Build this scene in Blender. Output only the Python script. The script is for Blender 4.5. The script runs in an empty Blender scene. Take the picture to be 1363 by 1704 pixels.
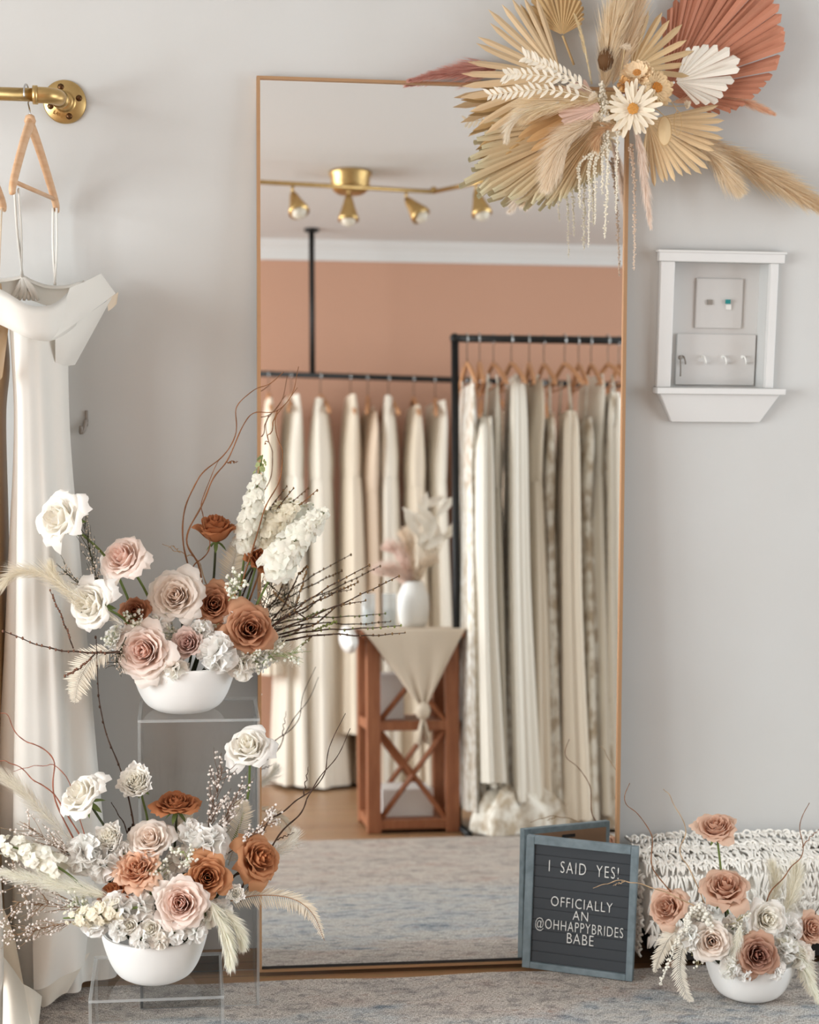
import bpy, math, random
import numpy as np
from mathutils import Matrix, Vector
sc = bpy.context.scene
COL = sc.collection
PI = math.pi

# ---------------------------------------------------------------- camera
FPX, PW, PH, PPY = 2840.0, 1363.0, 1704.0, 977.0
CAM = np.array([-0.16570308, -3.99477890, 1.51255665])
YAW, PITCH, ROLL = -0.13248849, -0.15336022, 0.01504511
def _axes():
    cy, sy, cp, sp = math.cos(YAW), math.sin(YAW), math.cos(PITCH), math.sin(PITCH)
    fw = np.array([-sy*cp, cy*cp, sp]); rt = np.array([cy, sy, 0.0]); up = np.cross(rt, fw)
    cr, sr = math.cos(ROLL), math.sin(ROLL)
    return cr*rt + sr*up, -sr*rt + cr*up, fw
RT, UP, FW = _axes()
cam = bpy.data.cameras.new('camera'); camo = bpy.data.objects.new('camera', cam); COL.objects.link(camo)
m = Matrix.Identity(4)
for i in range(3):
    m[i][0], m[i][1], m[i][2], m[i][3] = RT[i], UP[i], -FW[i], CAM[i]
camo.matrix_world = m
cam.sensor_fit = 'VERTICAL'; cam.sensor_height = 30.0; cam.sensor_width = 24.0; cam.lens = 50.0
cam.shift_y = (PPY - PH/2) / PH
cam.dof.use_dof = True; cam.dof.focus_distance = 3.58; cam.dof.aperture_fstop = 2.6
cam.clip_start = 0.05
sc.camera = camo

# ---------------------------------------------------------------- light and exposure
sc.view_settings.view_transform = 'Standard'; sc.view_settings.look = 'None'
sc.view_settings.exposure = 0.08; sc.view_settings.gamma = 1.0; sc.view_settings.use_curve_mapping = False
w = bpy.data.worlds.new('daylight'); sc.world = w; w.use_nodes = True
w.node_tree.nodes['Background'].inputs[0].default_value = (0.80, 0.88, 1.0, 1); w.node_tree.nodes['Background'].inputs[1].default_value = 1.0
def area(name, loc, target, sx, sy, power, col):
    l = bpy.data.lights.new(name, 'AREA'); l.shape = 'RECTANGLE'; l.size = sx; l.size_y = sy; l.energy = power; l.color = col
    o = bpy.data.objects.new(name, l); COL.objects.link(o); o.location = loc
    o.rotation_euler = (Vector(target) - Vector(loc)).to_track_quat('-Z', 'Y').to_euler(); return o
area('window_daylight', (-3.28, -2.15, 1.5), (0, -1.9, 1.2), 1.6, 1.8, 118, (0.915, 0.972, 0.99))
area('window_daylight', (-3.28, -3.75, 1.5), (0, -3.2, 1.2), 1.1, 1.8, 80, (0.915, 0.972, 0.99))
area('right_fill_light', (3.62, -1.9, 1.45), (0, -2.2, 1.4), 2.4, 1.9, 66, (0.90, 0.965, 0.995))  # added fill light on the unseen right side, lifts the shaded sides

# ---------------------------------------------------------------- points from the photograph
def ray(px, py): return FW + RT*(px - PW/2)/FPX + UP*(PPY - py)/FPX
def W(px, py, y):
    d = ray(px, py); return CAM + d*((y - CAM[1])/d[1])
def G(px, py, z=0.0):
    d = ray(px, py); return CAM + d*((z - CAM[2])/d[2])
def K(y): return (y - CAM[1])/FW[1]/FPX              # metres per pixel at a depth
MH, MW, MA = 2.05, 0.85844218, math.radians(4.6)     # the leaning mirror
MB0 = np.array([0.0, -MH*math.sin(MA) - .02, .012]); MN = np.array([0, -math.cos(MA), math.sin(MA)])
def _rr(px, py):
    d = ray(px, py); X = CAM + d*(((MB0 - CAM) @ MN)/(d @ MN)); return X, d - 2*(d @ MN)*MN
def RY(px, py, y):
    X, d = _rr(px, py); return X + d*((y - X[1])/d[1])
def RZ(px, py, z=0.0):
    X, d = _rr(px, py); return X + d*((z - X[2])/d[2])

# ---------------------------------------------------------------- helpers
def S(r, g, b):
    f = lambda c: c/12.92 if c <= .04045 else ((c + .055)/1.055)**2.4
    return np.array([f(r/255), f(g/255), f(b/255)])
def nrm(v): v = np.asarray(v, float); return v/max(1e-9, np.linalg.norm(v))
class MBuild:
    def __init__(s): s.V, s.F, s.C, s.n = [], [], [], 0
    def add(s, V, F, col=(.8, .8, .8)):
        V = np.asarray(V, float).reshape(-1, 3); F = np.asarray(F)
        c = np.asarray(col, float)
        if c.ndim == 1: c = np.tile(c, (len(V), 1))
        s.V.append(V); s.C.append(c); s.F.extend((F + s.n).tolist() if F.ndim == 2 else [[i + s.n for i in f] for f in F]); s.n += len(V)
        return s
    def addl(s, V, F, col=(.8, .8, .8)):
        V = np.asarray(V, float).reshape(-1, 3); c = np.tile(np.asarray(col, float), (len(V), 1))
        s.V.append(V); s.C.append(c); s.F.extend([[i + s.n for i in f] for f in F]); s.n += len(V); return s
    def build(s, name, mat, parent=None, loc=(0, 0, 0), smooth=True, local=False, kind=None):
        V = np.concatenate(s.V); C = np.concatenate(s.C)
        o0 = np.zeros(3) if local else np.array(parent['_o'][:] if parent is not None else loc, float)
        me = bpy.data.meshes.new(name); me.from_pydata((V - o0).tolist(), [], s.F)
        a = me.color_attributes.new('Col', 'FLOAT_COLOR', 'POINT')
        a.data.foreach_set('color', np.concatenate([C, np.ones((len(C), 1))], 1).astype(np.float32).ravel())
        me.materials.append(mat)
        if smooth: me.polygons.foreach_set('use_smooth', [True]*len(me.polygons))
        me.update()
        o = bpy.data.objects.new(name, me); COL.objects.link(o)
        if parent is not None: o.parent = parent; o['_o'] = parent['_o'][:]
        else: o.location = tuple(loc) if not local else tuple(loc); o['_o'] = [float(x) for x in loc]
        if kind: o['kind'] = kind
        return o
def tag(o, label, cat, group=None):
    o['label'] = label; o['category'] = cat
    if group: o['group'] = group
    return o
def thing(name, label, cat, loc, group=None):
    o = bpy.data.objects.new(name, None); COL.objects.link(o); o.empty_display_size = .05
    o.location = tuple(float(x) for x in loc); o['_o'] = [float(x) for x in loc]
    return tag(o, label, cat, group)
def struct(o): o['kind'] = 'structure'; return o
def copy_tree(o, parent=None):
    c = o.copy(); COL.objects.link(c)
    if parent is not None: c.parent = parent
    for ch in list(o.children): copy_tree(ch, c)
    return c
BOXF = [[0, 3, 2, 1], [4, 5, 6, 7], [0, 1, 5, 4], [1, 2, 6, 5], [2, 3, 7, 6], [3, 0, 4, 7]]
def box(mb, lo, hi, col=(.8, .8, .8)):
    a, b = lo, hi
    return mb.addl([[a[0], a[1], a[2]], [b[0], a[1], a[2]], [b[0], b[1], a[2]], [a[0], b[1], a[2]], [a[0], a[1], b[2]], [b[0], a[1], b[2]], [b[0], b[1], b[2]], [a[0], b[1], b[2]]], BOXF, col)
def bevel(o, w=.003, n=2):
    md = o.modifiers.new('edge', 'BEVEL'); md.width = w; md.segments = n; md.limit_method = 'ANGLE'; return o
def cat(pts, n=40):
    P = np.asarray(pts, float)
    if len(P) == 2: return P[0] + (P[1] - P[0])*np.linspace(0, 1, n)[:, None]
    Q = np.concatenate([[2*P[0] - P[1]], P, [2*P[-1] - P[-2]]]); out = []
    ts = np.linspace(0, len(P) - 1 - 1e-6, n)
    for t in ts:
        i = int(t); u = t - i; a, b, c, d = Q[i:i+4]
        out.append(.5*((2*b) + (c - a)*u + (2*a - 5*b + 4*c - d)*u*u + (3*b - a - 3*c + d)*u**3))
    return np.array(out)
def frames(P):
    T = np.gradient(P, axis=0); T /= np.maximum(1e-9, np.linalg.norm(T, axis=1))[:, None]
    u = np.cross(T[0], [0, 0, 1.0]); 
    if np.linalg.norm(u) < .05: u = np.cross(T[0], [0, 1.0, 0])
    u = nrm(u); U = []
    for t in T:
        u = nrm(u - t*(u @ t)); U.append(u)
    U = np.array(U); return T, U, np.cross(T, U)
def tube(mb, P, R, col=(.8, .8, .8), sides=6, flat=1.0, up=None):
    P = np.asarray(P, float); n = len(P); R = np.broadcast_to(np.asarray(R, float), (n,))
    T, U, B = frames(P)
    if up is not None:
        B = np.array([nrm(np.asarray(up) - t*(np.asarray(up) @ t)) for t in T]); U = np.cross(B, T)
    a = np.linspace(0, 2*PI, sides, endpoint=False)
    V = P[:, None, :] + R[:, None, None]*(np.cos(a)[None, :, None]*U[:, None, :]*flat + np.sin(a)[None, :, None]*B[:, None, :])
    F = []
    for i in range(n - 1):
        for j in range(sides):
            k = (j + 1) % sides; F.append([i*sides + j, i*sides + k, (i + 1)*sides + k, (i + 1)*sides + j])
    F.append(list(range(sides))[::-1]); F.append([(n - 1)*sides + j for j in range(sides)])
    c = np.asarray(col, float)
    if c.ndim == 2: c = np.repeat(c, sides, 0)
    else: c = np.tile(c, (n*sides, 1))
    mb.V.append(V.reshape(-1, 3)); mb.C.append(c); mb.F.extend([[i + mb.n for i in f] for f in F]); mb.n += n*sides
def lathe(mb, prof, c=(0, 0, 0), n=40, col=(.8, .8, .8), sx=1, sy=1):
    prof = np.asarray(prof, float); a = np.linspace(0, 2*PI, n, endpoint=False)
    V = np.stack([c[0] + sx*prof[:, 0][:, None]*np.cos(a), c[1] + sy*prof[:, 0][:, None]*np.sin(a), c[2] + prof[:, 1][:, None] + 0*a], 2)
    F = [[i*n + j, i*n + (j + 1) % n, (i + 1)*n + (j + 1) % n, (i + 1)*n + j] for i in range(len(prof) - 1) for j in range(n)]
    mb.addl(V.reshape(-1, 3), F, col)
def gridf(nv, nu, wrap=False):
    return np.array([[i*nu + j, i*nu + (j + 1) % nu, (i + 1)*nu + (j + 1) % nu, (i + 1)*nu + j] for i in range(nv - 1) for j in range(nu if wrap else nu - 1)])
_OC = np.array([[1, 0, 0], [-1, 0, 0], [0, 1, 0], [0, -1, 0], [0, 0, 1], [0, 0, -1]], float)
_OF = np.array([[0, 2, 4], [2, 1, 4], [1, 3, 4], [3, 0, 4], [2, 0, 5], [1, 2, 5], [3, 1, 5], [0, 3, 5]])
def _sph():
    V, F = _OC, _OF.tolist(); V = V.tolist(); cache = {}; out = []
    def mid(a, b):
        k = (min(a, b), max(a, b))
        if k not in cache: V.append(nrm(np.add(V[a], V[b])).tolist()); cache[k] = len(V) - 1
        return cache[k]
    for a, b, c in F:
        x, y, z = mid(a, b), mid(b, c), mid(c, a); out += [[a, x, z], [x, b, y], [z, y, c], [x, y, z]]
    return np.array(V), np.array(out)
SPH_V, SPH_F = _sph()
def blob(mb, c, r, col, sc3=(1, 1, 1)): mb.add(np.asarray(c) + SPH_V*r*np.asarray(sc3), SPH_F, col)
def basis(axis):
    a = nrm(axis); t = np.cross(a, [0, 0, 1.0]); t = nrm(t) if np.linalg.norm(t) > .05 else np.array([1.0, 0, 0])
    return t, np.cross(a, t), a

# ---------------------------------------------------------------- materials
def mat(name, col=None, rough=.6, metal=0.0, attr=False, trans=0.0, noise=None, bump=None, spec=.4, sheen=0.0):
    m = bpy.data.materials.new(name); m.use_nodes = True; nt = m.node_tree; N = nt.nodes; L = nt.links
    b = N['Principled BSDF']; b.inputs['Roughness'].default_value = rough; b.inputs['Metallic'].default_value = metal
    b.inputs['Specular IOR Level'].default_value = spec
    if sheen: b.inputs['Sheen Weight'].default_value = sheen
    src = None
    if attr:
        a = N.new('ShaderNodeAttribute'); a.attribute_name = 'Col'; src = a.outputs['Color']
    elif noise is None: b.inputs['Base Color'].default_value = (*col, 1)
    if noise is not None:                      # (colour2, scale, detail, stretch)
        c2, scl, lo, hi, st = noise
        tc = N.new('ShaderNodeTexCoord'); mp = N.new('ShaderNodeMapping'); mp.inputs['Scale'].default_value = st
        L.new(tc.outputs['Object'], mp.inputs[0])
        nz = N.new('ShaderNodeTexNoise'); nz.inputs['Scale'].default_value = scl; nz.inputs['Detail'].default_value = 5
        L.new(mp.outputs[0], nz.inputs['Vector'])
        rp = N.new('ShaderNodeValToRGB'); rp.color_ramp.elements[0].position = lo; rp.color_ramp.elements[1].position = hi
        rp.color_ramp.elements[0].color = (*col, 1); rp.color_ramp.elements[1].color = (*c2, 1)
        L.new(nz.outputs['Fac'], rp.inputs[0]); src = rp.outputs[0]
    if src is not None: L.new(src, b.inputs['Base Color'])
    if bump is not None:                       # (scale, strength, distance)
        tc = N.new('ShaderNodeTexCoord'); nz = N.new('ShaderNodeTexNoise'); nz.inputs['Scale'].default_value = bump[0]; nz.inputs['Detail'].default_value = 4
        L.new(tc.outputs['Object'], nz.inputs['Vector'])
        bp = N.new('ShaderNodeBump'); bp.inputs['Strength'].default_value = bump[1]; bp.inputs['Distance'].default_value = bump[2]
        L.new(nz.outputs['Fac'], bp.inputs['Height']); L.new(bp.outputs[0], b.inputs['Normal'])
    if trans:
        t = N.new('ShaderNodeBsdfTranslucent'); mx = N.new('ShaderNodeMixShader'); mx.inputs[0].default_value = trans
        if src is not None: L.new(src, t.inputs[0])
        else: t.inputs[0].default_value = (*col, 1)
        L.new(b.outputs[0], mx.inputs[1]); L.new(t.outputs[0], mx.inputs[2]); L.new(mx.outputs[0], N['Material Output'].inputs[0])
    return m
M_WALL = mat('white_wall_paint', S(200, 200, 198), .85, noise=(S(197, 196, 193), 3, .3, .7, (1, 1, 1)), bump=(160, .05, .002))
M_PEACH = mat('terracotta_wall_paint', S(196, 152, 128), .85)
M_CEIL = mat('ceiling_paint', S(214, 213, 211), .9)
M_TRIM = mat('white_gloss_paint', S(216, 215, 213), .45)
M_PETAL = mat('petal', attr=True, rough=.6, trans=.42, spec=.2)
M_WOODY = mat('stem', attr=True, rough=.7, spec=.25)
M_HAIR = mat('dried_plume', attr=True, rough=.85, trans=.6, spec=.05)
M_DRY = mat('dried_leaf', attr=True, rough=.7, trans=.15, spec=.2)
M_BOWL = mat('matte_white_ceramic', S(240, 239, 236), .45, bump=(60, .04, .002))
M_BRASS = mat('brushed_brass', S(206, 176, 122), .36, 1.0, noise=(S(190, 158, 104), 30, .3, .7, (1, 1, 1)))
M_GOLD = mat('thin_gold_frame', S(196, 160, 124), .4, .8)
M_DARKMETAL = mat('black_iron_pipe', S(44, 44, 44), .45, .6)
M_STEEL = mat('polished_steel', S(200, 200, 200), .2, 1.0)
M_SCREW = mat('dark_bronze_screw', S(96, 68, 44), .35, .9)
M_HANGER = mat('beech_wood', S(222, 184, 148), .5, noise=(S(208, 162, 122), 14, .3, .7, (1, 1, 8)))
M_HANGER2 = mat('orange_wood', S(196, 142, 100), .5)
M_SATIN = mat('ivory_crepe', S(240, 237, 230), .55, trans=.1, sheen=.2, bump=(500, .04, .001))
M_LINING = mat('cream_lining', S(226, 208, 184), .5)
M_CHAMP = mat('champagne_satin', S(196, 160, 118), .4)
M_IVORY = mat('ivory_satin', S(238, 230, 216), .42)
M_LACE = mat('floral_lace', S(242, 236, 224), .5, noise=(S(190, 172, 148), 26, .42, .6, (1, 1, .7)))
M_SEQ = mat('beaded_tulle', S(238, 234, 226), .3, .1, noise=(S(196, 182, 162), 60, .4, .62, (1, 1, .5)))
M_CREAM = mat('cream_chiffon', S(232, 218, 198), .6)
M_BLUSHG = mat('blush_tulle', S(222, 200, 178), .6)
M_TABLE = mat('mid_brown_wood', S(164, 106, 72), .5, noise=(S(142, 86, 56), 10, .3, .7, (6, 6, 1)))
M_KNIT = mat('oatmeal_knit', S(220, 204, 184), .85, bump=(220, .4, .004))
M_BOARD = mat('weathered_grey_wood', S(124, 138, 144), .65, noise=(S(98, 112, 118), 9, .3, .7, (4, 4, 4)), bump=(90, .1, .002))
M_FELT = mat('charcoal_felt', S(66, 70, 74), .95, bump=(500, .2, .001))
M_KRAFT = mat('brown_hardboard', S(132, 102, 78), .8)
M_WHITEP = mat('white_plastic', S(242, 242, 238), .35)
M_MACR = mat('cream_cotton_cord', S(246, 242, 234), .9, bump=(260, .5, .003), sheen=.3)
M_LEGW = mat('pale_leg_wood', S(196, 158, 132), .5)
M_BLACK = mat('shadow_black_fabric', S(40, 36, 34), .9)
M_BOX = mat('white_paper_box', S(232, 230, 226), .6)
M_GREY = mat('dull_grey_metal', S(150, 142, 134), .5)
M_TEAL = mat('teal_plastic', S(40, 140, 140), .4)
M_BULB = mat('frosted_bulb', S(220, 212, 196), .3)

def mirror_mat():
    m = bpy.data.materials.new('mirror_glass'); m.use_nodes = True; b = m.node_tree.nodes['Principled BSDF']
    b.inputs['Base Color'].default_value = (.93, .93, .92, 1); b.inputs['Metallic'].default_value = 1; b.inputs['Roughness'].default_value = 0.0
    return m
M_MIRROR = mirror_mat()
def acrylic(name, tint, k, edge=0.0):
    m = bpy.data.materials.new(name); m.use_nodes = True; nt = m.node_tree; N = nt.nodes; L = nt.links
    N.remove(N['Principled BSDF'])
    t = N.new('ShaderNodeBsdfTransparent'); t.inputs[0].default_value = (*tint, 1)
    g = N.new('ShaderNodeBsdfGlossy'); g.inputs['Roughness'].default_value = .02
    fr = N.new('ShaderNodeFresnel'); fr.inputs[0].default_value = 1.45
    mx = N.new('ShaderNodeMixShader'); ml = N.new('ShaderNodeMath'); ml.operation = 'MULTIPLY'; ml.inputs[1].default_value = k
    ge = N.new('ShaderNodeNewGeometry'); sb = N.new('ShaderNodeMath'); sb.operation = 'SUBTRACT'; sb.inputs[0].default_value = 1.0; L.new(ge.outputs['Backfacing'], sb.inputs[1])
    m0 = N.new('ShaderNodeMath'); m0.operation = 'MULTIPLY'; L.new(fr.outputs[0], m0.inputs[0]); L.new(sb.outputs[0], m0.inputs[1])
    L.new(m0.outputs[0], ml.inputs[0]); L.new(ml.outputs[0], mx.inputs[0]); L.new(t.outputs[0], mx.inputs[1]); L.new(g.outputs[0], mx.inputs[2])
    out = mx
    if edge:
        d = N.new('ShaderNodeBsdfTranslucent'); d.inputs[0].default_value = (.93, .95, .95, 1)
        d2 = N.new('ShaderNodeBsdfDiffuse'); d2.inputs[0].default_value = (.93, .95, .95, 1)
        m3 = N.new('ShaderNodeMixShader'); L.new(d.outputs[0], m3.inputs[1]); L.new(d2.outputs[0], m3.inputs[2])
        m2 = N.new('ShaderNodeMixShader'); m2.inputs[0].default_value = edge
        L.new(mx.outputs[0], m2.inputs[1]); L.new(m3.outputs[0], m2.inputs[2]); out = m2
    L.new(out.outputs[0], N['Material Output'].inputs[0]); return m
M_ACR = acrylic('clear_acrylic', (.992, .994, .994), .8)
M_ACE = acrylic('polished_acrylic_edge', (.98, .99, .99), 1.0, .35)
M_GLASS = acrylic('clear_glass', (.97, .99, 1.0), 1.6, .3)

def floor_mat():
    m = bpy.data.materials.new('oak_floorboards'); m.use_nodes = True; nt = m.node_tree; N = nt.nodes; L = nt.links; b = N['Principled BSDF']
    tc = N.new('ShaderNodeTexCoord'); br = N.new('ShaderNodeTexBrick')
    br.inputs['Color1'].default_value = (*S(176, 136, 98), 1); br.inputs['Color2'].default_value = (*S(160, 120, 84), 1); br.inputs['Mortar'].default_value = (*S(96, 70, 48), 1)
    br.inputs['Scale'].default_value = 1; br.inputs['Brick Width'].default_value = 1.3; br.inputs['Row Height'].default_value = .09; br.inputs['Mortar Size'].default_value = .0015
    nz = N.new('ShaderNodeTexNoise'); nz.inputs['Scale'].default_value = 9; mp = N.new('ShaderNodeMapping'); mp.inputs['Scale'].default_value = (1, 12, 1)
    L.new(tc.outputs['Object'], mp.inputs[0]); L.new(mp.outputs[0], nz.inputs['Vector']); L.new(tc.outputs['Object'], br.inputs['Vector'])
    mx = N.new('ShaderNodeMix'); mx.data_type = 'RGBA'; mx.blend_type = 'MULTIPLY'; mx.inputs[0].default_value = .35
    L.new(br.outputs['Color'], mx.inputs[6]); L.new(nz.outputs['Color'], mx.inputs[7]); L.new(mx.outputs[2], b.inputs['Base Color'])
    b.inputs['Roughness'].default_value = .38; return m
def rug_mat():
    m = bpy.data.materials.new('faded_woven_rug'); m.use_nodes = True; nt = m.node_tree; N = nt.nodes; L = nt.links; b = N['Principled BSDF']
    tc = N.new('ShaderNodeTexCoord')
    def nz(scale, st, detail=4):
        mp = N.new('ShaderNodeMapping'); mp.inputs['Scale'].default_value = st; L.new(tc.outputs['Object'], mp.inputs[0])
        n = N.new('ShaderNodeTexNoise'); n.inputs['Scale'].default_value = scale; n.inputs['Detail'].default_value = detail; L.new(mp.outputs[0], n.inputs['Vector']); return n.outputs['Fac']
    def ramp(f, stops):
        r = N.new('ShaderNodeValToRGB'); e = r.color_ramp.elements; e[0].position, e[0].color = stops[0][0], (*stops[0][1], 1); e[1].position, e[1].color = stops[-1][0], (*stops[-1][1], 1)
        for p, c in stops[1:-1]:
            x = e.new(p); x.color = (*c, 1)
        L.new(f, r.inputs[0]); return r.outputs[0]
    def mix(a, bb, fac, mode='MIX'):
        x = N.new('ShaderNodeMix'); x.data_type = 'RGBA'; x.blend_type = mode
        if isinstance(fac, float): x.inputs[0].default_value = fac
        else: L.new(fac, x.inputs[0])
        L.new(a, x.inputs[6]); L.new(bb, x.inputs[7]); return x.outputs[2]
    beige = ramp(nz(5, (1, 1.8, 1), 6), [(.30, S(178, 166, 156)), (.48, S(216, 204, 192)), (.60, S(210, 194, 182)), (.74, S(184, 152, 136))])
    blue = ramp(nz(5, (1, 2.2, 1), 6), [(.30, S(140, 158, 172)), (.44, S(196, 204, 208)), (.58, S(214, 212, 206)), (.72, S(160, 176, 186))])
    sx = N.new('ShaderNodeSeparateXYZ'); L.new(tc.outputs['Object'], sx.inputs[0])
    jit = N.new('ShaderNodeMath'); jit.operation = 'MULTIPLY_ADD'; jit.inputs[1].default_value = .9; L.new(nz(2.6, (1, 1.6, 1), 4), jit.inputs[0]); L.new(sx.outputs[1], jit.inputs[2])
    band = ramp(jit.outputs[0], [(.05, S(0, 0, 0)), (.30, S(255, 255, 255)), (.95, S(255, 255, 255)), (1.0, S(120, 120, 120))])
    base = mix(beige, blue, band)
    motif = ramp(nz(26, (1, 1.6, 1), 6), [(.36, S(96, 100, 108)), (.47, S(214, 206, 198)), (.60, S(224, 216, 208)), (.70, S(168, 128, 108))])
    c1 = mix(base, motif, .38)
    thr = ramp(nz(95, (9, 1.4, 1), 3), [(.42, S(96, 86, 80)), (.54, S(255, 255, 255))])
    thr2 = ramp(nz(95, (1.4, 9, 1), 3), [(.40, S(100, 92, 88)), (.52, S(255, 255, 255))])
    c2 = mix(c1, thr, .6, 'MULTIPLY'); c3 = mix(c2, thr2, .6, 'MULTIPLY')
    L.new(c3, b.inputs['Base Color']); b.inputs['Roughness'].default_value = .95; b.inputs['Specular IOR Level'].default_value = .1
    bp = N.new('ShaderNodeBump'); bp.inputs['Strength'].default_value = .5; bp.inputs['Distance'].default_value = .004
    L.new(nz(240, (1, 1, 1), 3), bp.inputs['Height']); L.new(bp.outputs[0], b.inputs['Normal']); return m
M_FLOOR, M_RUG = floor_mat(), rug_mat()

# ---------------------------------------------------------------- the room
XL, XR, YB, ZC = -3.25, 3.6, -4.5, 2.62
def shell(name, m, *boxes):
    mb = MBuild()
    for lo, hi in boxes: box(mb, lo, hi)
    return struct(mb.build(name, m, smooth=False))
shell('floor', M_FLOOR, ((XL - .1, YB - .1, -.1), (XR + .1, .1, 0)))
shell('ceiling', M_CEIL, ((XL - .1, YB - .1, ZC), (XR + .1, .1, ZC + .1)))
NX0, NX1 = W(1116, 540, 0)[0], W(1274, 540, 0)[0]; NZ0, NZ1 = W(1200, 645, 0)[2], W(1200, 437, 0)[2]     # the key recess
shell('wall_back', M_WALL, ((XL, 0, 0), (NX0, .12, ZC)), ((NX1, 0, 0), (XR, .12, ZC)), ((NX0, 0, 0), (NX1, .12, NZ0)), ((NX0, 0, NZ1), (NX1, .12, ZC)))
shell('wall_front', M_PEACH, ((XL, YB - .1, 0), (XR, YB, ZC)))
wy = (-4.35, -3.15, -3.0, -1.3); wz = (.55, 2.45)
shell('wall_left', M_WALL, ((XL - .1, YB, 0), (XL, 0, wz[0])), ((XL - .1, YB, wz[1]), (XL, 0, ZC)), ((XL - .1, YB, wz[0]), (XL, wy[0], wz[1])), ((XL - .1, wy[1], wz[0]), (XL, wy[2], wz[1])), ((XL - .1, wy[3], wz[0]), (XL, 0, wz[1])))
shell('wall_right', M_WALL, ((XR, YB, 0), (XR + .1, 0, .5)), ((XR, YB, 2.4), (XR + .1, 0, ZC)), ((XR, YB, .5), (XR + .1, -3.15, 2.4)), ((XR, -.65, .5), (XR + .1, 0, 2.4)))
def winframe(name, x, y0, y1, z0, z1):
    mb = MBuild(); t = .05
    for lo, hi in (((x, y0, z0), (x + .05, y0 + t, z1)), ((x, y1 - t, z0), (x + .05, y1, z1)), ((x, y0, z0), (x + .05, y1, z0 + t)), ((x, y0, z1 - t), (x + .05, y1, z1)), ((x, (y0 + y1)/2 - .02, z0), (x + .05, (y0 + y1)/2 + .02, z1))): box(mb, lo, hi)
    return struct(mb.build(name, M_TRIM, smooth=False))
winframe('window_1', XL - .02, wy[2], wy[3], *wz); winframe('window_2', XL - .02, wy[0], wy[1], *wz); winframe('window_3', XR - .02, -3.15, -.65, .5, 2.4)  # the third one frames the added fill light on the right
mb = MBuild(); pr = [(0, 0), (.012, 0), (.018, .02), (.035, .05), (.06, .075), (.07, .09), (0, .09)]
V = [[x, YB + p, ZC - .09 + q] for x in (XL, XR) for p, q in pr]; n_ = len(pr)
mb.addl(V, [[i, (i + 1) % n_, n_ + (i + 1) % n_, n_ + i] for i in range(n_)])
struct(mb.build('trim_1', M_TRIM, smooth=False))
mb = MBuild(); box(mb, (XL, YB, 0), (XR, YB + .015, .12)); struct(mb.build('baseboard_front', M_TRIM, smooth=False))
# rug
mb = MBuild(); r0, r1 = G(440, 1633, .01), RZ(700, 1394, .01)
nx, ny = 60, 30; X, Y = np.meshgrid(np.linspace(-1.7, 2.7, nx), np.linspace(r0[1], r1[1], ny)); 
Zr = .010 + .001*np.sin(X*9)*np.sin(Y*7)
Yw = Y + (Y > r0[1] - .02)*.006*np.sin(X*14)
mb.add(np.stack([X, Yw, Zr], 2), gridf(ny, nx)); 
box(mb, (-1.7, r1[1], .0005), (2.7, r0[1] - .004, .009))
tag(mb.build('rug', M_RUG, loc=(0, -1, 0), smooth=False), 'faded beige and blue patterned woven rug in front of the mirror', 'rug')

# ---------------------------------------------------------------- leaning mirror
ez = np.array([0, math.sin(MA), math.cos(MA)]); ex = np.array([1.0, 0, 0]); ey = -MN
mir = thing('floor_mirror', 'tall thin gold framed mirror leaning against the white wall', 'mirror', (MW/2, MB0[1], 0))
def mq(mb, x0, x1, z0, z1, d0, d1):          # slab in mirror space, depth along -normal (towards the wall)
    V = [MB0 + ex*x + ez*z + ey*d for z in (z0, z1) for x, d in ((x0, d0), (x1, d0), (x1, d1), (x0, d1))]
    mb.addl(V, BOXF)
fw, fd = .0078, .022
mb = MBuild()
mq(mb, 0, fw, 0, MH, -.008, fd); mq(mb, MW - fw, MW, 0, MH, -.008, fd); mq(mb, fw, MW - fw, 0, .0065, -.008, fd); mq(mb, fw, MW - fw, MH - .006, MH, -.008, fd)
mb.build('frame', M_GOLD, mir, smooth=False)
mb = MBuild(); mq(mb, fw, MW - fw, .0066, .0115, -.003, fd); mb.build('painted_gap_line', M_BLACK, mir, smooth=False)  # black strip painting in the dark gap and frame reflection along the bottom
mb = MBuild(); mq(mb, fw, MW - fw, .0116, MH - .006, 0, .006); mb.build('glass', M_MIRROR, mir, smooth=False)
mb = MBuild(); mq(mb, .01, MW - .01, .01, MH - .01, .008, .012); mb.build('backing', M_BLACK, mir, smooth=False)

# ---------------------------------------------------------------- recessed key shelf in the wall
def wpt(px, py, y): return W(px, py, y)
nt_ = thing('key_shelf', 'white trimmed key recess with small hooks and ledge in the wall', 'key shelf', W(1197, 645, -.001))
x0, x1 = W(1097, 430, 0)[0], W(1295, 430, 0)[0]; zt, zh = W(1200, 418, 0)[2], W(1200, 437, 0)[2]; zs = NZ0
mb = MBuild(); box(mb, (x0 - .006, -.026, zh), (x1 + .008, .0, zt)); box(mb, (x0 - .010, -.03, zt - .006), (x1 + .012, 0, zt)); bevel(mb.build('header', M_TRIM, nt_, smooth=False), .002)
for a, b in ((x0, NX0), (NX1, x1 - .004)):
    mb = MBuild(); box(mb, (a, -.02, zs), (b, 0, zh)); bevel(mb.build('stile', M_TRIM, nt_, smooth=False), .002)
mb = MBuild(); lx0, lx1 = W(1085, 650, 0)[0], W(1296, 650, 0)[0]; lz = W(1200, 655, 0)[2]
box(mb, (lx0, -.05, lz), (lx1, 0, zs)); bevel(mb.build('ledge', M_TRIM, nt_, smooth=False), .002)
mb = MBuild(); az = W(1200, 702, 0)[2]; a0, a1 = W(1114, 700, 0)[0], W(1260, 700, 0)[0]
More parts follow.
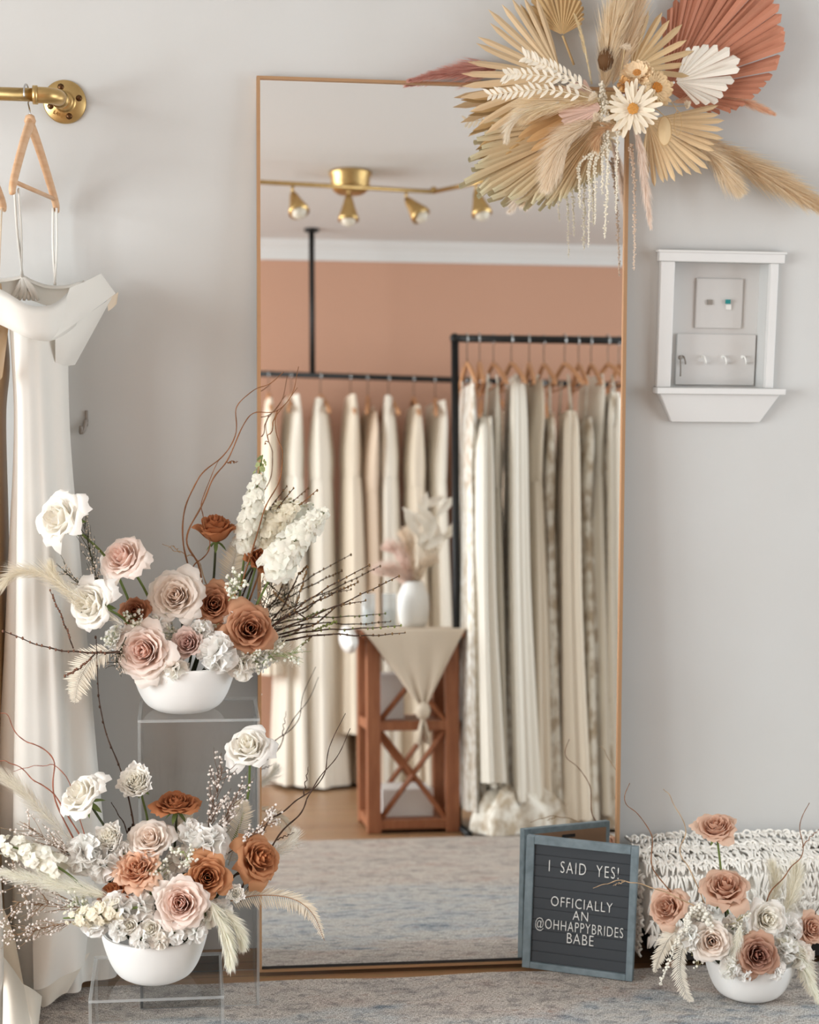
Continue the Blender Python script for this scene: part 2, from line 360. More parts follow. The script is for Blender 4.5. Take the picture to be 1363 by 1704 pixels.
V = [(lx0 + .010, -.038, lz), (lx1 - .010, -.038, lz), (lx1 - .010, 0, lz), (lx0 + .010, 0, lz), (a0, -.018, az), (a1, -.018, az), (a1, 0, az), (a0, 0, az)]
mb.addl(V, [[0, 1, 2, 3], [7, 6, 5, 4], [4, 5, 1, 0], [5, 6, 2, 1], [6, 7, 3, 2], [7, 4, 0, 3]]); bevel(mb.build('apron', M_TRIM, nt_, smooth=False), .002)
mb = MBuild(); yb_ = .06; box(mb, (NX0 - .01, yb_, NZ0 - .01), (NX1 + .01, yb_ + .01, NZ1 + .01))
mb.build('back_panel', M_TRIM, nt_, smooth=False)
mb = MBuild(); p0, p1 = W(1122, 640, yb_), W(1257, 557, yb_); box(mb, (p0[0], yb_ - .008, p0[2]), (p1[0], yb_, p1[2])); bevel(mb.build('hook_board', M_TRIM, nt_, smooth=False), .002)
mb = MBuild(); p0, p1 = W(1155, 546, yb_), W(1237, 464, yb_); box(mb, (p0[0], yb_ - .006, p0[2]), (p1[0], yb_, p1[2])); sp = bevel(mb.build('socket_plate', M_TRIM, nt_, smooth=False), .003)
for px, py in ((1181, 503), (1212, 511)):
    mb = MBuild(); q = W(px, py, yb_ - .006); box(mb, q + [-.006, -.005, -.006], q + [.006, 0, .006]); mb.build('socket', M_WHITEP if px > 1200 else M_GREY, sp, smooth=False)
mb = MBuild(); q = W(1211, 502, yb_ - .012); box(mb, q + [-.006, -.004, -.005], q + [.006, 0, .005]); o = mb.build('plug', M_TEAL, sp, smooth=False); o['label'] = 'teal plug'
for i, px in enumerate((1135, 1169, 1203, 1236)):
    q = W(px, 594, yb_ - .008); mb = MBuild()
    blob(mb, q, .005, (.8, .8, .8), (1, .5, 1))
    tube(mb, cat([q, q + [0.001, -.012, .001], q + [.004, -.016, -.010], q + [.006, -.012, -.016], q + [.008, -.004, -.013]], 12), .0022, sides=6)
    mb.build('hook', M_GREY if i == 0 else M_WHITEP, nt_)
q = W(1132, 602, yb_ - .024); mb = MBuild(); tube(mb, cat([q + [0, 0, .01], q + [.002, 0, -.02], q + [.002, 0, -.035]], 6), .0018); blob(mb, q + [0, 0, .01], .006, (.5, .5, .5), (1, .3, 1))
tag(mb.build('key', M_GREY, loc=q), 'small dull key hanging on the first hook in the white recess', 'key')
# adhesive hook on the wall beside the gown
q = W(141, 706, 0); hk = thing('adhesive_hook', 'small grey adhesive hook on the wall beside the hanging white gown', 'hook', q)
mb = MBuild(); box(mb, q + [.001, -.005, -.004], q + [.008, 0, .032]); bevel(mb.build('plate', M_GREY, hk, smooth=False), .002)
mb = MBuild(); tube(mb, cat([q + [.004, -.006, .01], q + [-.002, -.012, -.012], q + [-.008, -.014, -.018], q + [-.007, -.018, -.004]], 12), .005, sides=8); mb.build('hook', M_GREY, hk)

# ---------------------------------------------------------------- brass pipe rail, hangers, gowns on the left
YR = -.23
fl = W(108, 170, 0); rc = W(62, 158, YR)
rail = thing('pipe_rail', 'brushed brass pipe clothes rail fixed to the wall by a round flange', 'clothes rail', fl)
mb = MBuild()
a = np.linspace(0, 2*PI, 48, endpoint=False)
R0 = 33*K(0)
rad = [(0, .0), (R0, 0), (R0, .006), (R0 - .002, .0085), (R0*.55, .010), (R0*.44, .013), (R0*.42, .024), (R0*.36, .026), (R0*.2, .027)]
V = np.array([[fl[0] + r*math.cos(t), -h, fl[2] + r*math.sin(t)] for r, h in rad for t in a])
mb.add(V, gridf(len(rad), 48, True)); fo = mb.build('flange', M_BRASS, rail)
for ang in (114, 25, -63, 209):
    c = fl + np.array([math.cos(math.radians(ang - 10)), 0, math.sin(math.radians(ang - 10))])*R0*.68 + [0, -.009, 0]
    mb = MBuild(); blob(mb, c, .0078, (.3, .2, .1), (1, .5, 1)); mb.build('screw', M_SCREW, fo)
cr = bpy.data.curves.new('maker_lettering', 'FONT'); cr.body = 'LAVER'; cr.size = .0105; cr.extrude = .0008; cr.align_x = 'CENTER'
tx = bpy.data.objects.new('raised_lettering', cr); COL.objects.link(tx); tx.data.materials.append(M_BRASS); tx.parent = fo
tx.location = (-.0135, -.0112, -.0325); tx.rotation_euler = (PI/2, math.radians(26), 0)
bpy.context.view_layer.update(); dg = bpy.context.evaluated_depsgraph_get(); me = bpy.data.meshes.new_from_object(tx.evaluated_get(dg))
t2 = bpy.data.objects.new('raised_lettering', me); COL.objects.link(t2); t2.parent = fo; t2.location = tx.location; t2.rotation_euler = tx.rotation_euler; bpy.data.objects.remove(tx)
elb = np.array([W(84, 158, YR)[0], YR, rc[2]])
mb = MBuild(); ax = np.array([fl[0], -.02, fl[2]])
pp = cat([ax, [ax[0], YR*.6, fl[2] - .008], [ax[0], YR + .045, rc[2]]], 10); tube(mb, pp, .0125, sides=20); mb.build('nipple', M_BRASS, rail)
mb = MBuild(); pr_ = 10.2*K(YR)
arc = [[ax[0], YR + .05, rc[2]], [ax[0] - .003, YR + .024, rc[2]], [ax[0] - .02, YR + .004, rc[2]], [ax[0] - .045, YR, rc[2]]]
tube(mb, cat(arc, 16), pr_*1.22, sides=24)
for t, d in ((0, (0, 1, 0)), (3, (-1, 0, 0))):
    p = np.array(arc[t]); tube(mb, [p - np.array(d)*.004, p + np.array(d)*.006], pr_*1.42, sides=24)
mb.build('elbow', M_BRASS, rail)
mb = MBuild(); tube(mb, [[ax[0] - .04, YR, rc[2]], [-1.9, YR, rc[2]]], pr_, sides=24); mb.build('pipe', M_BRASS, rail)

def wood_hanger(loc, e1, e2, neck, label, hookx):
    t = thing('clothes_hanger', label, 'hanger', loc, 'wooden hangers on the brass rail')
    mb = MBuild()
    for e, sgn in ((e1, -1), (e2, 1)):
        mid1 = neck + (e - neck)*.30 + [0, 0, .018]; mid2 = neck + (e - neck)*.72 + [0, 0, .020]; 
        P = cat([neck + [0, 0, -.004], mid1 - [0, 0, .012], mid2 - [0, 0, .012], e + [0, 0, .004], e + [0, 0, -.012]], 24)
        tube(mb, P, np.concatenate([np.linspace(.015, .0125, 20), [.0125, .0125, .011, .007]]), sides=10, flat=.55)
    blob(mb, neck + [0, 0, .002], .0125, (.8, .8, .8), (1, 1, 1.25))
    mb.build('shoulder_arms', M_HANGER, t)
    mb = MBuild(); tube(mb, [e1 + (neck - e1)*.06 + [0, 0, .005], e2 + (neck - e2)*.06 + [0, 0, .005]], .005, sides=8); mb.build('trouser_bar', M_HANGER, t)
    mb = MBuild(); hx = np.array(hookx); r = .021; d = nrm(np.array([e2[0] - e1[0], e2[1] - e1[1], 0]))
    top = np.array([hx[0], YR, rc[2]])
    P = [neck + [0, 0, .01], top - [0, 0, r + .012]] + [top + d*r*math.cos(k) + np.array([0, 0, 1])*r*math.sin(k) for k in np.linspace(-1.2, 3.6, 14)]
    P = [np.array(neck) + [0, 0, .01], np.array([neck[0], YR, rc[2] - r - .012])] + [top + d*r*math.cos(k)*1.0 + np.array([0, 0, 1])*r*math.sin(k) for k in np.linspace(-.9, 3.5, 14)]
    tube(mb, cat(P, 40), .0019, sides=8); mb.build('hook', M_STEEL, t)
    return t
neck = W(50, 203, YR); e1 = W(21, 313, -.42); e2 = W(93, 343, -.05)
wood_hanger(neck, e1, e2, neck, 'beech hanger holding the white gown by its loops on the brass rail', W(44, 158, YR))
off = np.array([-.128, 0, 0])
neck2, f1, f2 = neck + off, e1 + off, e2 + off + [.012, 0, .0]
wood_hanger(neck2, f1, f2, neck2, 'wooden hanger cut by the photo edge holding the champagne gown', W(44, 158, YR) + off)

# white gown: crepe skirt, folded collar, draped sleeve, loops
def loft(mb, rows, n, dirv, folds, col=(.9, .9, .9), seed=0):
    rnd = random.Random(seed); d = nrm([dirv[0], dirv[1], 0]); p = np.array([d[1], -d[0], 0]); th = np.linspace(0, 2*PI, n, endpoint=False)
    ph = [(rnd.randint(*f[0]), rnd.uniform(0, 6.28), f[1]) for f in folds]; V = []
    for c, a, b, amp in rows:
        rr = 1 + amp*sum(w_*np.sin(k*th + f + .35*k*amp) for k, f, w_ in ph)
        V.append(np.asarray(c) + (rr*a*np.cos(th))[:, None]*d + (rr*b*np.sin(th))[:, None]*p)
    mb.add(np.array(V), gridf(len(rows), n, True), col)
def interp_rows(keys, m):
    K_ = np.array([[*k[0], k[1], k[2], k[3]] for k in keys], float); P = cat(K_, m); return [(r[:3], max(.002, r[3]), max(.002, r[4]), max(0, r[5])) for r in P]
gown = thing('white_gown', 'white crepe off shoulder bridal gown hanging by loops from the brass rail', 'gown', W(70, 1660, -.30)*[1, 1, 0])
gd = (.24, .95)
keys = [(W(66, 548, -.22), .115, .052, .06), (W(68, 600, -.22), .120, .048, .10), (W(71, 680, -.22), .118, .046, .15), (W(73, 780, -.22), .122, .050, .19), (W(75, 900, -.22), .128, .060, .22), (W(78, 1080, -.22), .135, .074, .25), (W(80, 1280, -.22), .142, .092, .27), (W(82, 1450, -.20), .140, .112, .28), (W(84, 1560, -.19), .140, .125, .30), (W(86, 1618, -.19), .140, .128, .28)]
mb = MBuild(); loft(mb, interp_rows(keys, 70), 260, gd, [((4, 4), .45), ((7, 7), .38), ((11, 11), .16), ((17, 17), .05)], seed=4)
mb.build('skirt', M_SATIN, gown)
# collar band, as a ring of points: top edge and bottom edge
ring = [(140, 466, 512, -.10), (118, 482, 548, -.26), (88, 506, 566, -.40), (50, 508, 562, -.45), (10, 486, 545, -.46), (-30, 466, 525, -.44), (-52, 458, 508, -.34), (-40, 462, 500, -.22), (-8, 464, 500, -.15), (20, 461, 498, -.13), (38, 458, 496, -.12), (55, 466, 500, -.10), (80, 474, 508, -.07), (112, 474, 510, -.05), (140, 466, 512, -.08)]
def ringpts(idx, m): return cat([W(r[0], r[idx], r[3]) for r in ring], m)
mb = MBuild(); m_ = 90; A = ringpts(1, m_); B = ringpts(2, m_); ctr = A.mean(0); rows = []
for k, (u, bulge) in enumerate(((.16, -.010), (0, 0), (.25, .005), (.5, .007), (.75, .006), (1.0, .001), (1.02, -.010))):
    P = A*(1 - u) + B*u; outw = P - ctr; outw[:, 2] = 0; outw /= np.linalg.norm(outw, axis=1)[:, None]
    pf = .004*np.sin(np.linspace(0, 40, m_))*(u)
    rows.append(P + outw*(bulge + pf)[:, None])
mb.add(np.array(rows), gridf(len(rows), m_)); o = mb.build('collar', M_SATIN, gown)
# draped sleeve on the wall side
def patch(mb, corners, nu, nv, bul, bdir, fr=0, fa=0.0, col=(.9, .9, .9)):
    tl, tr, bl, br = [np.asarray(c, float) for c in corners]; U, Vv = np.meshgrid(np.linspace(0, 1, nu), np.linspace(0, 1, nv))
    P = ((1 - Vv)*(1 - U))[..., None]*tl + ((1 - Vv)*U)[..., None]*tr + (Vv*(1 - U))[..., None]*bl + (Vv*U)[..., None]*br
    P = P + (np.sin(PI*U)*np.sin(PI*(.12 + .76*Vv))*bul + fa*np.sin(U*fr)*Vv)[..., None]*np.asarray(bdir)
    mb.add(P, gridf(nv, nu), col)
mb = MBuild(); patch(mb, (W(116, 479, -.285), W(168, 455, -.055), W(86, 565, -.405), W(192, 488, -.05)), 20, 18, .022, (.45, -.85, 0), 9, .002)
mb.build('sleeve', M_SATIN, gown)
mb = MBuild(); patch(mb, (W(92, 556, -.30), W(187, 494, -.055), W(92, 612, -.26), W(124, 607, -.15)), 18, 18, .02, (.5, -.8, 0), 7, .004); mb.build('under_sleeve', M_SATIN, gown)
mb = MBuild(); patch(mb, (W(178, 496, -.05), W(197, 486, -.035), W(180, 518, -.05), W(194, 506, -.038)), 10, 10, .006, (.7, .7, 0)); mb.build('sleeve_lining', M_LINING, gown)
for k, (u0, u1, d_) in enumerate((((24, 316), (38, 459), -.40), ((31, 316), (36, 459), -.40), ((88, 346), (92, 474), -.06), ((94, 346), (91, 474), -.06))):
    mb = MBuild(); dy = -.41 if k < 2 else -.06
    P = cat([W(u0[0], u0[1], dy), W((u0[0] + u1[0])/2 + (2 if k % 2 else -2), (u0[1] + u1[1])/2, dy + (.12 if k < 2 else 0)), W(u1[0], u1[1], -.13 if k < 2 else -.075)], 14)
    tube(mb, P, .0052, sides=6, flat=.5); mb.build('hanging_loop', M_SATIN, gown)
mb = MBuild()   # gathered knot at the collar back
for k in range(7): tube(mb, cat([W(37, 459, -.13), W(30 + k*4, 480, -.125 + .004*math.sin(k*2)), W(16 + k*8, 500, -.12)], 8), [.003, .004, .005, .006, .006, .006, .005, .003], sides=6)
mb.build('gather', M_SATIN, gown)
# hem turned on the rug
mb = MBuild(); patch(mb, (W(52, 1440, -.36), W(160, 1440, -.30), W(56, 1648, -.405), W(140, 1603, -.34)), 40, 24, .04, (.3, -.9, 0), 9, .008); mb.build('hem_panel', M_SATIN, gown)
mb = MBuild(); patch(mb, (W(54, 1630, -.39), W(150, 1585, -.33), W(70, 1677, -.365), W(112, 1650, -.33)), 30, 12, .014, (.2, -.9, 0), 7, .005); mb.build('turned_hem', M_IVORY, gown)

# champagne gown cut by the edge
cg = thing('champagne_gown', 'champagne satin gown cut by the photo edge beside the white gown', 'gown', W(-40, 1640, -.30)*[1, 1, 0])
keys = [(W(-50, 470, -.24), .13, .05, .02), (W(-52, 600, -.24), .14, .075, .05), (W(-50, 700, -.24), .14, .062, .08), (W(-52, 900, -.25), .16, .068, .12), (W(-56, 1150, -.26), .18, .075, .16), (W(-62, 1400, -.27), .19, .080, .2), (W(-64, 1650, -.30), .19, .084, .22)]
mb = MBuild(); loft(mb, interp_rows(keys, 50), 120, gd, [((4, 4), .4), ((7, 7), .4), ((10, 10), .2)], seed=12); mb.build('skirt', M_CHAMP, cg)
mb = MBuild(); patch(mb, (W(-30, 500, -.44), W(14, 545, -.40), W(-30, 660, -.42), W(4, 628, -.36)), 12, 12, .02, (.3, -.9, 0)); mb.build('drape', M_CHAMP, cg)
for u0, u1 in (((-52, 316), (-48, 468)), ((3, 346), (-2, 470))):
    mb = MBuild(); tube(mb, [W(*u0, -.4 if u0[0] < 0 else -.06), W(*u1, -.3 if u0[0] < 0 else -.08)], .003, sides=6, flat=.4); mb.build('hanging_loop', M_LINING, cg)
# train of the gown in front: cream folds at the lower left corner
tr = thing('gown_train', 'cream satin train with a turned fold spilling onto the rug at the lower left', 'gown train', G(10, 1700))
mb = MBuild()
keys = [(W(-52, 1380, -.48), .03, .06, .1), (W(-58, 1500, -.48), .045, .08, .14), (W(-60, 1620, -.50), .05, .085, .16), (W(-62, 1745, -.52), .06, .09, .2)]
loft(mb, interp_rows(keys, 20), 60, (.2, 1), [((3, 3), .5), ((5, 5), .4)], seed=2); mb.build('panel', M_SATIN, tr)
mb = MBuild(); patch(mb, (W(6, 1592, -.50), W(40, 1640, -.44), W(4, 1740, -.60), W(56, 1730, -.56)), 18, 18, .03, (.1, -.8, .5), 6, .006); patch(mb, (W(36, 1636, -.44), W(70, 1658, -.40), W(54, 1735, -.56), W(64, 1708, -.48)), 12, 18, .018, (.3, -.7, .5)); mb.build('turned_fold', M_IVORY, tr)
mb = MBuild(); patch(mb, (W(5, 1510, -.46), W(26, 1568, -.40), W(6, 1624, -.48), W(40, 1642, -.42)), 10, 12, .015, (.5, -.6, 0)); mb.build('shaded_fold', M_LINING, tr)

# ---------------------------------------------------------------- clear acrylic plinths and the bowls
def plinth(name, label, x0, x1, y0, y1, z):
    t = thing(name, label, 'plinth', ((x0 + x1)/2, (y0 + y1)/2, .011)); th = .006; zb = .011
    def slab(nm, lo, hi):
        mb = MBuild(); box(mb, lo, hi); o = mb.build(nm, M_ACR, t, smooth=False); o.data.materials.append(M_ACE)
        d = np.array(hi) - np.array(lo); k = int(np.argmin(d))
        for p in o.data.polygons:
            if abs(p.normal[k]) < .5: p.material_index = 1
    slab('top_panel', (x0, y0, z - th), (x1, y1, z))
    slab('front_panel', (x0, y0, zb), (x1, y0 + th, z - th)); slab('side_panel', (x0, y0 + th, zb), (x0 + th, y1, z - th)); slab('side_panel', (x1 - th, y0 + th, zb), (x1, y1, z - th)); slab('rear_panel', (x0 + th, y1 - th, zb), (x1 - th, y1, z - th))
tyf, tyb = -.38, -.165
tz = W(330, 1197, tyf)[2]; tx0, tx1 = W(229, 1200, tyf)[0], -.006
plinth('acrylic_plinth', 'tall clear acrylic plinth beside the left edge of the mirror', tx0, tx1, tyf, tyb, tz)
syf, syb = -.685, -.44
sz = W(260, 1661, syf)[2]; sx0, sx1 = W(147, 1661, syf)[0], W(373, 1661, syf)[0]
plinth('acrylic_riser', 'low clear acrylic riser in front carrying the lower white bowl', sx0, sx1, syf, syb, sz)
def bowl(name, label, px, pyb, y, z, rim_px, h_px, base_px):
    k = K(y); c = np.array([W(px, pyb, y)[0], y, z]); R, H, Bq = rim_px/2*k, h_px*k, base_px/2*k
    out = [(0, .0), (Bq*.9, 0), (Bq, .002), (Bq + (R - Bq)*.34, H*.13), (Bq + (R - Bq)*.62, H*.34), (Bq + (R - Bq)*.84, H*.62), (R*.995, H*.88), (R, H), (R - .004, H + .001), (R - .008, H - .004), (R*.80, H*.4), (R*.5, H*.12), (0, H*.1)]
    P = np.array(out); P = np.concatenate([P[:2], cat(P[2:], 40) if False else cat(np.c_[P[2:], np.zeros(len(P) - 2)], 44)[:, :2]])
    P[:, 0] = np.maximum(P[:, 0], 0)
    mb = MBuild(); lathe(mb, P, (0, 0, 0), 64); o = mb.build(name, M_BOWL, loc=c, local=True); tag(o, label, 'bowl'); return c, R, H
B1 = bowl('flower_bowl', 'matte white bowl of flowers on the tall clear plinth', 306, 1186, -.275, tz + .0006, 172, 78, 96)
B2 = bowl('flower_bowl', 'matte white bowl of flowers on the low clear riser', 258, 1622, -.565, sz + .0006, 176, 80, 100)
g3 = G(1245, 1668, .011); 
B3 = bowl('flower_bowl', 'matte white bowl of flowers on the rug by the woven pouf', 1245, 1672, g3[1] + .045, 0.0115, 160, 70, 90)

# ---------------------------------------------------------------- letter board
bl, br = G(867, 1607, .011) + [0, -.010, 0], G(1052, 1634, .011)
bw = np.linalg.norm((br - bl)[:2]); dx = nrm([br[0] - bl[0], br[1] - bl[1], 0]); lean = math.radians(2.5)
dn = np.array([-dx[1], dx[0], 0]); dz = nrm(np.array([0, 0, 1])*math.cos(lean) + dn*math.sin(lean)); dy = np.cross(dz, dx)
bh = (1620 - 1384.5)*K(bl[1]*.5 + br[1]*.5)*1.012
board = thing('letter_board', 'grey framed charcoal letter board with white letters leaning by the mirror foot', 'letter board', bl)
board.matrix_world = Matrix([[dx[0], dy[0], dz[0], bl[0]], [dx[1], dy[1], dz[1], bl[1]], [dx[2], dy[2], dz[2], bl[2]], [0, 0, 0, 1]])
def lb(nm, m, lo, hi, bv=0):
    mb = MBuild(); box(mb, lo, hi); o = mb.build(nm, m, board, local=True, smooth=False)
    if bv: bevel(o, bv)
    return o
fwid = .019
for lo, hi in (((0, 0, 0), (fwid, .018, bh)), ((bw - fwid*.85, 0, 0), (bw, .018, bh)), ((fwid, 0, 0), (bw - fwid*.85, .018, fwid*.8)), ((fwid, 0, bh - fwid), (bw - fwid*.85, .018, bh))): lb('frame_rail', M_BOARD, lo, hi, .0015)
fb = lb('felt_panel', M_FELT, (fwid, .010, fwid*.8), (bw - fwid*.85, .013, bh - fwid))
mb = MBuild(); nrow = 11; zi0, zi1 = fwid*.8, bh - fwid
for i in range(nrow):
    z0 = zi0 + (zi1 - zi0)*i/nrow; z1 = zi0 + (zi1 - zi0)*(i + 1)/nrow
    box(mb, (fwid, .0075, z0 + .0012), (bw - fwid*.85, .0102, z1 - .0004))
bevel(mb.build('felt_ribs', M_FELT, board, local=True, smooth=False), .0006, 1)
bk = lb('back_board', M_KRAFT, (.014, .0182, .014), (bw - .014, .0205, bh - .014))
mb = MBuild(); box(mb, (bw/2 - .02, .0206, bh - .030), (bw/2 + .02, .022, bh - .022)); o = mb.build('hanging_slot', M_BLACK, bk, local=True, smooth=False)
bk_off = Matrix.Identity(4)
def lpos(px, py):        # photo point to board (x, z)
    d = ray(px, py); n_ = np.array(dy); t = ((bl - CAM) @ n_)/(d @ n_); p = CAM + d*t - bl; return p @ dx, p @ dz
for txt, xa, xb, yc_, hpx in (('I  SAID  YES!', 911, 1027, (1443, 1455), 21), ('OFFICIALLY', 915, 1017, (1501, 1513), 18), ('AN', 952, 977, (1522, 1531), 17), ('@OHHAPPYBRIDES', 889, 1035, (1536, 1556), 18), ('BABE', 941, 985, (1563, 1568), 19)):
    l0 = lpos(xa, yc_[0]); l1 = lpos(xb, yc_[1])
    c = bpy.data.curves.new('lettering', 'FONT'); c.body = txt; c.size = .02; c.extrude = .0012; c.offset = -.0004; c.space_character = 1.12 if txt[0] != 'I' else 1.2; c.align_x = 'LEFT'; c.align_y = 'CENTER'; c.resolution_u = 3
    c.materials.append(M_WHITEP)
    o = bpy.data.objects.new('lettering', c); COL.objects.link(o); o.parent = board; o.rotation_euler = (PI/2, 0, 0)
    o.location = (l0[0], .0062, (l0[1] + l1[1])/2); o['_w'] = float(l1[0] - l0[0]); o['_h'] = hpx*K(bl[1])
    o['label'] = 'row of white plastic letters'
bpy.context.view_layer.update()
for o in [x for x in bpy.data.objects if x.name.startswith('lettering')]:
    k = o['_w']/max(1e-6, o.dimensions.x); hz = o['_h']/(.02*.70)
    dg = bpy.context.evaluated_depsgraph_get(); me = bpy.data.meshes.new_from_object(o.evaluated_get(dg)); me.name = 'lettering'
    for v in me.vertices: v.co.x *= k; v.co.y *= hz
    q = bpy.data.objects.new('letter_row', me); COL.objects.link(q); q.parent = board; q.location = o.location; q.rotation_euler = o.rotation_euler; q['label'] = 'row of white plastic letters'
    bpy.data.objects.remove(o)
# ---------------------------------------------------------------- woven pouf
pf = thing('woven_pouf', 'low cream macrame pouf on short wooden legs against the wall', 'pouf', (1.24, -.15, .011))
px0, px1 = W(1062, 1500, -.20)[0], 1.62; py0, py1 = -.285, -.012; pz0, pz1 = .052, W(1250, 1398, -.05)[2]
mb = MBuild(); nu, nv = 300, 90; rnd = np.random.RandomState(3)
u = np.linspace(0, 2*PI, nu, endpoint=False); v = np.linspace(-PI/2, PI/2, nv)
U, Vv = np.meshgrid(u, v); sg = lambda x, p: np.sign(x)*np.abs(x)**p
cx, cy, cz = (px0 + px1)/2, (py0 + py1)/2, (pz0 + pz1)/2
X = sg(np.cos(Vv), .38)*sg(np.cos(U), .34); Y = sg(np.cos(Vv), .38)*sg(np.sin(U), .34); Z = sg(np.sin(Vv), .5)
top = np.clip(Z, 0, 1)
P = np.stack([cx + X*(px1 - px0)/2*.96, cy + Y*(py1 - py0)/2*.9, cz + Z*(pz1 - pz0)/2], 2)
bump_ = .007*np.abs(np.sin(P[..., 0]*62 + 2.2*np.sin(P[..., 1]*40)))*np.abs(np.sin((P[..., 1]*.8 + P[..., 2])*70)) 
N_ = np.stack([X, Y, Z*1.2], 2); N_ /= np.linalg.norm(N_, axis=2)[..., None]
P = P + N_*bump_[..., None] + N_*(rnd.rand(nv, nu)*.0015)[..., None]
mb.add(P, gridf(nv, nu, True)); mb.build('cushion', M_MACR, pf)
mb = MBuild(); rn = random.Random(8); yf, yr, zf = py0 + .010, py1 - .02, pz1 - .012
def skin(x, f):      # path over the cushion: f 0 at the wall, 1 at the front edge, 2 at the bottom of the front
    if f < 1: return np.array([x, yr + (yf + .012 - yr)*f, pz1 + .003 - .010*max(0, f - .7)/.3 + .004*math.sin(x*31 + f*5)])
    return np.array([x, yf + .004 - .006*math.sin(PI*(f - 1)), zf - (zf - pz0 - .01)*(f - 1)])
for row, f0 in enumerate((.02, .16, .30, .44, .58, .72, .88, 1.02, 1.2, 1.4, 1.6, 1.8)):
    x = px0 + .004
    while x < px1 - .02:
        x += rn.uniform(.0035, .007); p = skin(x, f0) + [0, 0, rn.uniform(0, .006)]; L = rn.uniform(.035, .075)*(1 if row % 3 else .5); sw = rn.uniform(-.022, .022)
        f1 = min(1.98, f0 + L/.24*1.1); pm = skin(x + sw*.5, (f0 + f1)/2) + [0, -.004, .010]; pe = skin(x + sw, f1) + [0, -.004, .004 + rn.uniform(0, .005)]
        tube(mb, cat([p, pm, pe], 6), [.0022, .0034, .0034, .003, .0024, .0012], sides=5)
    if row % 3 == 0:
        xs_ = np.arange(px0 + .006, px1 - .02, .0035); tube(mb, [skin(q, f0) + [0, .003*math.sin(q*420), .007 + .004*math.sin(q*210)] for q in xs_], .0042, sides=6)
        x = px0 + .004
        while x < px1 - .03:
            x += rn.uniform(.016, .03); r = rn.uniform(.006, .010); b_ = skin(x, f0) + [0, 0, .010]; a = rn.uniform(0, 6.28)
            tube(mb, [b_ + [r*math.cos(t + a), -.5*r*math.sin(t + a) - .003, r*.8*math.sin(t)] for t in np.linspace(0, 5.2, 9)], .0028, sides=5)
for k in range(300):
    a = rn.random(); yy = py0 + .02 + (py1 - py0 - .05)*rn.random(); z_ = pz0 + .004 + (pz1 - pz0 - .012)*a
    tube(mb, cat([np.array([px0 - .003, yy, z_]), np.array([px0 - .012, yy + rn.uniform(-.01, .01), z_ - .006]), np.array([px0 - .004, yy + rn.uniform(-.012, .012), z_ - .02])], 5), .0034, sides=5)
mb.build('macrame_cover', M_MACR, pf)
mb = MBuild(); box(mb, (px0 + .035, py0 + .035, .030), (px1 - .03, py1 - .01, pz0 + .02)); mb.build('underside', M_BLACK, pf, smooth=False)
for xx, yy in ((W(1120, 1600, -.24)[0], -.235), (px1 - .07, -.235), (px0 + .06, -.05), (px1 - .07, -.05)):
    mb = MBuild(); tube(mb, [[xx, yy, .0105], [xx, yy, .06]], [.012, .016], sides=16); mb.build('leg', M_LEGW, pf)

# ---------------------------------------------------------------- the room the mirror shows: ceiling lamp
fx = RZ(583, 287, ZC); lamp = thing('ceiling_spotlight', 'brass ceiling light with a round canopy and swivelling spot heads on a bar', 'ceiling light', (fx[0], fx[1], ZC))
mb = MBuild(); lathe(mb, [(0, 0), (.088, 0), (.088, -.012), (.080, -.02), (.080, -.05), (.070, -.075), (.055, -.085), (0, -.085)], (fx[0], fx[1], ZC), 40); mb.build('canopy', M_BRASS, lamp)
bz = ZC - .095
ba = RZ(436, 303, bz); bb = RZ(722, 319, bz); bc = RZ(860, 290, bz)
mb = MBuild(); tube(mb, [ba + (ba - bb)*.6, ba, bb], .009, sides=12); mb.build('bar', M_BRASS, lamp)
mb = MBuild(); tube(mb, [bb, bc], .009, sides=12); blob(mb, bb + [0, 0, .006], .016, (.8, .8, .8)); mb.build('bar', M_BRASS, lamp)
for px, py, tilt in ((487, 308, (.25, .55, -1)), (580, 312, (-.02, .1, -1)), (676, 318, (.7, .5, -1)), (795, 318, (.2, .2, -1))):
    c = RZ(px, py, bz) if px < 722 else bb + (bc - bb)*.52
    d = nrm(tilt); s0 = c + np.array([0, 0, -.03])
    mb = MBuild(); tube(mb, [c, s0], .006, sides=8); mb.build('joint', M_BRASS, lamp)
    mb = MBuild(); tube(mb, [s0 + d*t for t in (0, .02, .05, .09, .105)], [.010, .018, .026, .040, .042], sides=20); hd = mb.build('spot_head', M_BRASS, lamp)
    mb = MBuild(); blob(mb, s0 + d*.098, .034, (.8, .8, .8)); mb.build('bulb', M_BULB, hd)

# ---------------------------------------------------------------- clothes racks seen in the mirror
YA, YBk = -4.2, -2.62
a0, a1 = RY(436, 622, YA), RY(1032, 641, YA); 
ra = thing('pipe_rack', 'black iron pipe rail hung from the ceiling along the terracotta wall', 'clothes rail', (1.0, YA, ZC))
mb = MBuild(); tube(mb, [a0 + (a0 - a1)*.12, a1 + (a1 - a0)*.5], .014, sides=16); mb.build('rail', M_DARKMETAL, ra)
up = RY(520, 626, YA)
mb = MBuild(); tube(mb, [up, [up[0], YA, ZC]], .0135, sides=16); mb.build('ceiling_pipe', M_DARKMETAL, ra)
mb = MBuild(); tube(mb, [[up[0], YA, ZC - .012], [up[0], YA, ZC]], .035, sides=20); mb.build('flange', M_DARKMETAL, ra)
mb = MBuild(); e_ = a1 + (a1 - a0)*.46; tube(mb, [e_, [e_[0], YA, ZC]], .0135, sides=16); mb.build('ceiling_pipe', M_DARKMETAL, ra)
b0, b1 = RY(757, 563, YBk), RY(1034, 569, YBk); bx_end = b1 + (b1 - b0)*.55; bz_ = b0[2]
